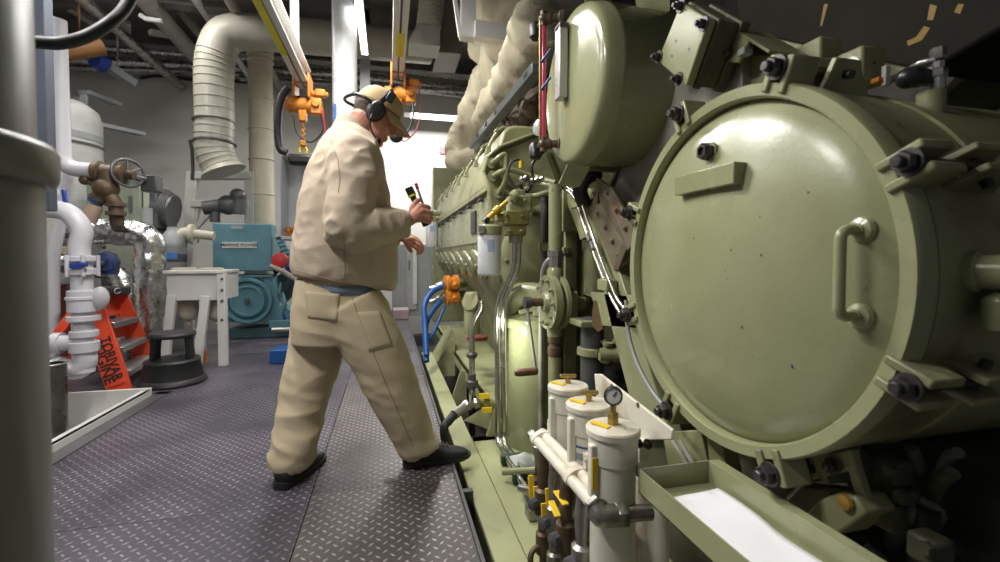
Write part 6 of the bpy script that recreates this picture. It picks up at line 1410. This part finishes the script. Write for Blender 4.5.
for h_, k_2, a_ in ((hpR, knR, anR), (hpL, knL, anL)):
    limb(m, [h_, h_.lerp(k_2, 0.5), k_2, k_2.lerp(a_, 0.4), a_], [0.09, 0.08, 0.058, 0.056, 0.042])
footR0, footR1 = at(414, 456, Y=2.2), at(452, 456, Y=2.24)
fdL = V((0.30, 0.95, 0)).normalized(); heL = V((-0.435, 2.15, 0.0))
m.tube([anR, V((anR.x + 0.0, anR.y, 0.06)), V((anR.x + 0.12, anR.y + 0.02, 0.045))], [0.042, 0.04, 0.03], 14)
m.tube([anL, V((heL.x, heL.y + 0.04, 0.06)), heL + fdL * 0.17 + V((0, 0, 0.045))], [0.042, 0.04, 0.03], 14)
# right hand closed round the torch
HYr = 2.12
def rh(px, py, dy=0.0): return at(px, py, Y=HYr + dy)
T0, T1 = at(408.5, 187.5, Y=2.165), at(426.5, 226, Y=2.165)
mcp = [rh(421, 205.5, 0.010), rh(422.5, 210.5, 0.002), rh(422, 215.5, 0.002), rh(420.5, 220, 0.006)]
pip = [rh(428, 207.0, 0.026), rh(430.5, 212.8, 0.022), rh(430.5, 217.8, 0.022), rh(428.5, 222, 0.022)]
dip = [rh(428.5, 208.5, 0.060), rh(431, 214, 0.062), rh(431, 219, 0.060), rh(429.5, 223, 0.056)]
tip = [rh(422.5, 209, 0.074), rh(424.5, 214.5, 0.077), rh(425.5, 219.5, 0.074), rh(425, 223.5, 0.070)]
w2_ = wrR.lerp(rh(409, 220), 0.8)
for i in range(4):
    m.tube(bez([w2_ + V((0.005, 0, 0.012 - 0.008 * i)), (w2_ + mcp[i]) / 2 + V((0, -0.008, 0)), mcp[i]], 3), [0.016, 0.017, 0.017, 0.0155, 0.0145, 0.0135, 0.0125], 12)
    f_ = (1.0, 1.05, 1.0, 0.85)[i]
    m.tube(bez([mcp[i], pip[i], dip[i], tip[i]], 4), [0.0118 * f_] * 4 + [0.0108 * f_] * 4 + [0.0095 * f_] * 4 + [0.0075 * f_], 10)
    m.sphere(mcp[i], 0.0128 * f_, seg=10, rings=8); m.sphere(pip[i], 0.0112 * f_, seg=10, rings=8)
m.sphere((w2_ + mcp[1] + mcp[2]) / 3, (0.028, 0.016, 0.027), seg=14, rings=10)
m.tube([wrR, w2_], [0.028, 0.026], 14)
m.tube(bez([w2_ + V((0.01, 0.012, 0.016)), rh(413.0, 206.5, 0.012), rh(416.5, 201.5, 0.022), rh(420.5, 199.5, 0.040)], 4), [0.015] * 5 + [0.0130] * 4 + [0.0115] * 3 + [0.008], 10)
# left hand, relaxed
HYl = 2.44
def lh(px, py, dy=0.0): return at(px, py, Y=HYl + dy)
wl = lh(401, 237)
lm = [lh(411.5, 236.5, 0.04), lh(413, 239, 0.02), lh(412.5, 242, 0.0), lh(410.5, 244.5, -0.018)]
lp = [lh(418.5, 240.5, 0.045), lh(420.5, 243.5, 0.02), lh(419.5, 246.5, -0.003), lh(416.5, 248.5, -0.022)]
ld = [lh(421, 245.5, 0.04), lh(422.5, 248.5, 0.018), lh(421, 251.0, -0.006), lh(418, 252.5, -0.024)]
lt_ = [lh(421, 250, 0.03), lh(421.5, 253, 0.01), lh(419.5, 254.5, -0.012), lh(416.5, 255, -0.028)]
for i in range(4):
    f_ = (1.0, 1.05, 1.0, 0.85)[i]
    m.tube(bez([wl, (wl + lm[i]) / 2, lm[i]], 3), [0.019, 0.018, 0.017, 0.016, 0.015, 0.014, 0.013], 12)
    m.tube(bez([lm[i], lp[i], ld[i], lt_[i]], 4), [0.0115 * f_] * 4 + [0.0105 * f_] * 4 + [0.0095 * f_] * 4 + [0.0075 * f_], 10)
m.sphere((wl + lm[1] + lm[2]) / 3, (0.03, 0.036, 0.018), seg=14, rings=10)
m.tube([wrL, wl], [0.029, 0.026], 14)
m.tube(bez([wl + V((0.012, 0.0, -0.006)), lh(406.5, 244, 0.03), lh(409.5, 249, 0.035), lh(412, 252.5, 0.03)], 4), [0.014] * 5 + [0.0125] * 4 + [0.011] * 3 + [0.008], 10)
body = finish(bake(m, 0.0042, 4, 0.5), 'body', SKIN, man)
eyeM = paint('eye_white', (0.7, 0.68, 0.65), 0.2, var=0.02)
for s in (-1, 1):
    e_ = MB().sphere(hd(0.0815, 0.031 * s, 0.003), 0.0125, seg=14, rings=10).build('eye', eyeM, man)

# ---- trousers
m = MB()
rings = []
for py, L, R, b in ((278, 296, 372, 0.185), (290, 294.5, 379, 0.19), (304, 293.5, 388, 0.19), (322, 293, 392, 0.18), (340, 294, 393, 0.165)):
    rings.append(torso_ring(py, L, R, b, n=30, p=2.2)[0])
m.rings(rings)
limb(m, [hpR, at(373, 343, Y=2.17), at(396, 396, Y=2.175), at(411, 428, Y=2.185), at(420.5, 449, Y=2.20), at(421.5, 452, Y=2.2)], [0.135, 0.134, 0.118, 0.102, 0.090, 0.088], 26)
limb(m, [hpL, at(317, 345, Y=2.32), at(304, 400, Y=2.27), at(296, 438, Y=2.22), at(291.5, 457, Y=2.20), at(291, 460, Y=2.20)], [0.13, 0.126, 0.108, 0.100, 0.097, 0.098], 26)
tr = bake(m, 0.0075, 7, 0.5)
def near(p, j, r): return max(0.0, 1 - (p - j).length / r)
kR2, kL2 = at(384, 380, Y=2.15), at(306, 392, Y=2.25); crotch = at(344, 340, Y=2.2); hR2, hL2 = at(418, 446, Y=2.2), at(290, 458, Y=2.2)
def trfold(p):
    q_ = V((p.x * 5 + p.z * 2.5, p.y * 6, p.z * 10))
    n1 = 1 - abs(noise.noise(q_)) * 2.6
    n2 = noise.noise(V((p.x * 14, p.y * 14, p.z * 22 + p.x * 9)))
    w_ = 0.25 + 0.8 * near(p, kR2, 0.22) + 0.8 * near(p, kL2, 0.24) + 0.9 * near(p, crotch, 0.2) + 1.2 * near(p, hR2, 0.18) + 1.2 * near(p, hL2, 0.2)
    return 0.0095 * w_ * n1 + 0.006 * w_ * n2
folds(tr, trfold)
trw = [v.co.copy() for v in tr.vertices]; trp = [tuple(p.vertices) for p in tr.polygons]
trousers = finish(tr, 'trousers', TROUSER, man)

# ---- jacket
m = MB()
rings = []
for py, L, R, b, tl in ((283, 295, 393.5, 0.195, -0.19), (275, 293.5, 396, 0.205, -0.17), (260, 294, 396, 0.212, -0.09), (240, 295, 393.5, 0.22, 0), (218, 297.5, 391, 0.225, 0), (196, 300, 387.5, 0.23, 0), (176, 305, 383, 0.235, 0), (160, 309, 380, 0.228, 0), (147, 317, 376.5, 0.20, -0.05), (137, 327, 372.5, 0.145, -0.15), (130, 335, 368, 0.095, -0.4)):
    rings.append(torso_ring(py, L, R, b, n=32, tilt=tl, p=2.35)[0])
m.rings(rings)
limb(m, [shR + V((-0.03, 0.10, 0.035)), shR + V((0, 0.015, 0.005)), shR.lerp(elR, 0.5) + V((0.0, -0.01, 0)), elR + V((-0.012, 0, -0.0)), elR.lerp(wrR, 0.4), elR.lerp(wrR, 0.82), elR.lerp(wrR, 1.03)], [0.09, 0.108, 0.097, 0.090, 0.083, 0.066, 0.059], 26)
limb(m, [shL + V((0.02, -0.08, 0.02)), shL, shL.lerp(elL, 0.5), elL, elL.lerp(wrL, 0.4), elL.lerp(wrL, 0.8), wrL], [0.09, 0.115, 0.105, 0.098, 0.09, 0.072, 0.062], 26)
jk = bake(m, 0.0070, 7, 0.5)
fore = (wrR - elR).normalized()
def jkfold(p):
    w_e = near(p, elR, 0.17); w_s = near(p, shR, 0.2); w_l = near(p, elL, 0.2)
    n1 = 1 - abs(noise.noise(V((p.x * 4.5 + p.z * 3.5, p.y * 6, p.z * 5 - p.x * 3)))) * 2.6
    d = (p - elR); al = d.dot(fore)
    n2 = 1 - abs(noise.noise(V((p.x * 13 - p.z * 8, p.y * 8, p.z * 13 + p.x * 8)))) * 2.6
    n3 = noise.noise(p * 24)
    hem = max(0.0, 1 - abs(p.z - 0.93) / 0.09)
    return 0.0095 * n1 * (0.7 + 0.5 * w_s) + 0.014 * n2 * (0.2 + w_e + 0.5 * w_s + 0.8 * w_l + 0.6 * near(p, elR.lerp(wrR, 0.65), 0.18)) + 0.0012 * n3 + 0.004 * hem * noise.noise(V((p.x * 20, p.y * 20, 0)))
folds(jk, jkfold)
jkw = [v.co.copy() for v in jk.vertices]; jkp = [tuple(p.vertices) for p in jk.polygons]
jacket = finish(jk, 'jacket', JACKET, man)
# collar
cc = at(354, 128, Y=2.275)
m = MB(); R = []
ca = (hd(-0.02, 0, -0.05) - nb).normalized()
for k in range(29):
    a = 2 * PI * k / 28 * 0.93 + 0.22
    d = FW_ * math.cos(a) + LT * math.sin(a)
    fr_ = math.cos(a)
    zb_ = -0.04 - 0.050 * max(fr_, 0); zt_ = 0.008 - 0.045 * fr_
    R.append([cc + d * 0.098 + UZ * zb_ + FW_ * 0.02 * fr_, cc + d * 0.084 + UZ * zt_ + FW_ * 0.012, cc + d * 0.078 + UZ * zt_ + FW_ * 0.012, cc + d * 0.085 + UZ * zb_])
m.rings(R); m.build('collar', JACKET, jacket, smooth=60)
# surface patches and seams sewn onto the cloth
BV_J = BVHTree.FromPolygons(jkw, jkp); BV_T = BVHTree.FromPolygons(trw, trp)
def on_cloth(bv, px, py, lift=0.003):
    d = (at(px, py, Y=2.0) - CAM).normalized(); h_ = bv.ray_cast(CAM, d)
    return h_[0] + h_[1] * lift if h_[0] is not None else None
def seam(bv, pts, name, mat, par, r=0.0022):
    P = []
    for i in range(len(pts) - 1):
        (x0, y0), (x1, y1) = pts[i], pts[i + 1]; n = max(2, int(math.hypot(x1 - x0, y1 - y0) / 2.5))
        for k in range(n): 
            p = on_cloth(bv, x0 + (x1 - x0) * k / n, y0 + (y1 - y0) * k / n, 0.0005)
            if p is not None and (not P or (p - P[-1]).length < 0.06): P.append(p)
    if len(P) > 2: MB().tube(P, r, 6).build(name, mat, par)
def patch(bv, quad, name, mat, par, th=0.004, n=9):
    G = []; m = MB()
    for i in range(n):
        row = []
        for j in range(n):
            u, v_ = i / (n - 1), j / (n - 1)
            x = (quad[0][0] * (1 - u) + quad[1][0] * u) * (1 - v_) + (quad[3][0] * (1 - u) + quad[2][0] * u) * v_
            y = (quad[0][1] * (1 - u) + quad[1][1] * u) * (1 - v_) + (quad[3][1] * (1 - u) + quad[2][1] * u) * v_
            p = on_cloth(bv, x, y, th)
            if p is None: return
            row.append(m.b.verts.new(p))
        G.append(row)
    for i in range(n - 1):
        for j in range(n - 1): m.face((G[i][j], G[i + 1][j], G[i + 1][j + 1], G[i][j + 1]))
    o = m.build(name, mat, par, smooth=180); s_ = o.modifiers.new('thickness', 'SOLIDIFY'); s_.thickness = th * 1.3; s_.offset = 0
    return o
SEAM = paint('seam_thread', (0.36, 0.29, 0.2), 0.85, var=0.05)
seam(BV_J, [(331, 140), (338, 160), (340, 178), (338, 195)], 'armhole_seam', SEAM, jacket)
seam(BV_J, [(344, 238), (345, 262), (344, 283)], 'side_seam', SEAM, jacket)
seam(BV_J, [(296, 270), (320, 277), (345, 283), (372, 287), (392, 286)], 'hem_seam', SEAM, jacket, 0.0018)
seam(BV_J, [(399, 206), (402, 220), (401, 234)], 'cuff_seam', SEAM, jacket, 0.0018)
patch(BV_T, [(305, 291), (340, 294), (337, 322), (308, 318)], 'back_pocket', TROUSER, trousers, 0.0014)
patch(BV_T, [(357, 312), (380, 311), (393, 346), (369, 352)], 'side_pocket', TROUSER, trousers, 0.0014)
seam(BV_T, [(351, 296), (366, 335), (386, 384), (404, 425), (414, 448)], 'outer_seam', SEAM, trousers)
seam(BV_T, [(358, 317), (381, 316)], 'pocket_stitch', SEAM, trousers, 0.0018)
seam(BV_T, [(307, 294), (339, 297)], 'pocket_stitch', SEAM, trousers, 0.0018)
# shirt tail and belt
m = MB(); R = []
for py, L, R_, b in ((284, 297, 379, 0.192), (293, 298.5, 377, 0.194)):
    R.append(torso_ring(py, L, R_, b, n=40, p=2.2, tilt=-0.03)[0])
m.rings(R, cap=False); o = m.build('shirt_tail', SHIRT, man, smooth=180); s_ = o.modifiers.new('t', 'SOLIDIFY'); s_.thickness = 0.006

# ---- hair, cap, headset
m = MB(); R = []
for k in range(10):
    th = math.radians(100 + k * 5); 
for i in range(9):
    z = 0.05 - 0.105 * i / 8; row = []
    for k in range(15):
        a = math.radians(75 + 210 * k / 14)
        rx, ry = 0.104, 0.080
        sc = math.sqrt(max(0.2, 1 - ((z - 0.045) / 0.115) ** 2))
        if z < -0.02: sc *= 1 - (-0.02 - z) * 1.5
        row.append(m.b.verts.new(hd(rx * math.cos(a) * sc, ry * math.sin(a) * sc, z)))
    R.append(row)
for i in range(8):
    for k in range(14): m.face((R[i][k], R[i][k + 1], R[i + 1][k + 1], R[i + 1][k]))
o = m.build('hair', HAIR, man, smooth=180); s_ = o.modifiers.new('t', 'SOLIDIFY'); s_.thickness = 0.012; s_.offset = 0
# cap: crown and curved brim
m = MB(); R = []
for i in range(13):
    t_ = i / 12; z = 0.036 + (0.134 - 0.036) * math.sin(t_ * PI / 2); sc = math.cos(t_ * PI / 2) ** 0.55 if i < 12 else 0.02
    R.append([hd(0.004 + 0.111 * sc * math.cos(2 * PI * k / 40) - 0.004, 0.088 * sc * math.sin(2 * PI * k / 40), z + 0.014 * math.cos(2 * PI * k / 40) * (1 - t_)) for k in range(40)])
m.rings(R, cap=False); cap = m.build('cap', CAPM, man, smooth=180); s_ = cap.modifiers.new('t', 'SOLIDIFY'); s_.thickness = 0.004
m = MB(); G = []
for i in range(7):
    row = []; f_ = i / 6
    for k in range(17):
        a = math.radians(-68 + 136 * k / 16); cx_, sy_ = math.cos(a), math.sin(a)
        ext_ = 0.083 * f_ * (0.25 + 0.75 * max(0, math.cos(a * 1.15)))
        row.append(m.b.verts.new(hd(0.108 * cx_ + ext_, (0.086 + 0.004 * f_) * sy_, 0.050 - 0.055 * sy_ * sy_ * (0.35 + f_ * 0.5) - 0.052 * f_ * max(cx_, 0) * 0.75)))
    G.append(row)
for i in range(6):
    for k in range(16): m.face((G[i][k], G[i][k + 1], G[i + 1][k + 1], G[i + 1][k]))
o = m.build('brim', CAPM, cap, smooth=180); s_ = o.modifiers.new('t', 'SOLIDIFY'); s_.thickness = 0.005
MB().sphere(hd(0.0, 0, 0.134), 0.007, seg=10, rings=6).build('button', CAPM, cap)
hs = thing('headset', 'black ear muff headset with boom microphone worn over the cap', 'headset', HO)
for s in (-1, 1):
    n_ = -hl * -s if False else hl * s
    c0 = hd(0.004, 0.082 * s, -0.004)
    ax_ = (hf, hu, n_)
    m = MB(); R = []
    for d_, q_ in ((0.0, 0.92), (0.012, 1.0), (0.03, 1.0), (0.044, 0.9), (0.052, 0.7), (0.054, 0.3)):
        R.append([c0 + n_ * d_ + hf * (0.033 * q_ * math.cos(2 * PI * k / 28)) + hu * (0.045 * q_ * math.sin(2 * PI * k / 28)) for k in range(28)])
    m.rings(R); m.build('ear_cup', BLACKP, hs)
    MB().tube([c0 + n_ * 0.002 + hf * (0.031 * math.cos(2 * PI * k / 28)) + hu * (0.043 * math.sin(2 * PI * k / 28)) for k in range(28)], 0.010, 10, closed=True).build('ear_cushion', BLACK, hs)
    MB().tube(bez([c0 + n_ * 0.03 + hu * 0.04, hd(0.012, 0.098 * s, 0.08), hd(0.015, 0.085 * s, 0.112), hd(0.015, 0.045 * s, 0.137), hd(0.015, 0.0, 0.146)], 6), 0.012, 10, sq=0.45).build('head_strap', BLACKP, hs)
MB().tube(bez([hd(-0.01, -0.112, 0.0), hd(-0.055, -0.118, 0.012), hd(-0.10, -0.09, 0.012), hd(-0.135, -0.045, -0.005), hd(-0.145, 0.0, -0.012), hd(-0.135, 0.045, -0.005), hd(-0.10, 0.09, 0.012), hd(-0.055, 0.118, 0.012), hd(-0.01, 0.112, 0.0)], 6), 0.0075, 10).build('neck_band', BLACKP, hs)
MB().tube(bez([hd(-0.112, -0.078, 0.012), hd(-0.122, -0.064, 0.006)], 3), 0.009, 10).build('green_clip', paint('green_clip', (0.02, 0.25, 0.08), 0.4), hs, label='green clip')
MB().tube(bez([hd(0.0, -0.13, -0.03), hd(0.005, -0.128, -0.065), hd(0.03, -0.115, -0.095), hd(0.065, -0.085, -0.112)], 6), 0.0035, 8).build('mic_boom', BLACKP, hs)
MB().sphere(hd(0.078, -0.070, -0.116), (0.016, 0.016, 0.020), HAX, 16, 12).build('microphone', BLACK, hs)
MB().box(hd(0.028, -0.105, 0.085), (0.035, 0.014, 0.05), HAX).build('strap_pad', BLACKP, hs, bevel=0.005)

# ---- shoes
def shoe(heel, d, par):
    d = V(d).normalized(); w = V((d.y, -d.x, 0)); m = MB(); R = []
    prof = [(-0.015, 0.030, 0.05, 0.07), (0.0, 0.037, 0.0, 0.10), (0.05, 0.041, 0.0, 0.115), (0.10, 0.041, 0.0, 0.105), (0.15, 0.045, 0.0, 0.085), (0.20, 0.051, 0.0, 0.070), (0.25, 0.048, 0.004, 0.058), (0.285, 0.034, 0.010, 0.044), (0.30, 0.015, 0.018, 0.034)]
    for x, hw, z0, z1 in prof:
        ring = []
        for k in range(20):
            a = 2 * PI * k / 20; cs, sn = math.cos(a), math.sin(a)
            y = hw * math.copysign(abs(cs) ** 0.75, cs); z = (z0 + z1) / 2 + (z1 - z0) / 2 * math.copysign(abs(sn) ** 0.7, sn)
            if sn > 0: y *= 1 - 0.35 * sn * sn
            ring.append(heel + d * x + w * y + UZ * z)
        R.append(ring)
    m.rings(R); sh = m.build('shoe', SHOE, par, smooth=70)
    m = MB(); R = []
    for x, hw in ((-0.022, 0.022), (-0.012, 0.036), (0.03, 0.043), (0.1, 0.044), (0.16, 0.049), (0.21, 0.055), (0.26, 0.052), (0.295, 0.036), (0.312, 0.014)):
        z1 = 0.030 if x < 0.09 else 0.025; z0 = 0.001 if x < 0.24 else 0.001 + (x - 0.24) * 0.12
        R.append([heel + d * x + w * y + UZ * z for y, z in ((-hw, z0), (hw, z0), (hw * 1.02, (z0 + z1) / 2), (hw * 0.97, z1), (-hw * 0.97, z1), (-hw * 1.02, (z0 + z1) / 2))])
    m.rings(R); m.build('sole', BLACK, sh, smooth=60)
    m = MB()
    for k in range(4): m.tube([heel + d * (0.125 + k * 0.022) + w * -0.025 + UZ * (0.100 - k * 0.008), heel + d * (0.13 + k * 0.022) + UZ * (0.108 - k * 0.008), heel + d * (0.125 + k * 0.022) + w * 0.025 + UZ * (0.100 - k * 0.008)], 0.004, 6)
    m.build('laces', BLACKP, sh)
shoe(V((0.085, 2.195, 0.0)), (1, 0.12, 0), man)
shoe(V((-0.452, 2.115, 0.0)), (0.40, 0.92, 0), man)

# ---- flashlight and tool in the right hand
ax = (T1 - T0).normalized(); Lt = (T1 - T0).length
t = thing('flashlight', 'black flashlight with a yellow ring held in the worker\'s right hand', 'flashlight', T1)
MB().lathe([(0.0, 0.004), (0.015, 0.002), (0.0185, 0.0), (0.0195, 0.008), (0.0195, 0.035), (0.016, 0.045), (0.0145, 0.05), (0.0145, Lt - 0.03), (0.0165, Lt - 0.028), (0.0165, Lt - 0.005), (0.014, Lt), (0, Lt)], T0, ax, 26).build('barrel', BLACKP, t)
MB().lathe([(0.0175, 0.036), (0.0205, 0.037), (0.0205, 0.045), (0.017, 0.046)], T0, ax, 26).build('yellow_ring', paint('bright_yellow', (0.8, 0.75, 0.02), 0.35), t, label='bright yellow ring')
a, b = at(417, 187, Y=2.19), at(424, 207, Y=2.19)
t = thing('probe_tool', 'thin silver probe with a red tip held beside the flashlight', 'tool', a)
MB().tube([a, b], 0.006, 12).build('shaft', STEEL, t); MB().tube([a - (b - a).normalized() * 0.018, a + (b - a) * 0.1], 0.008, 12).build('red_tip', RED, t, label='red tip')
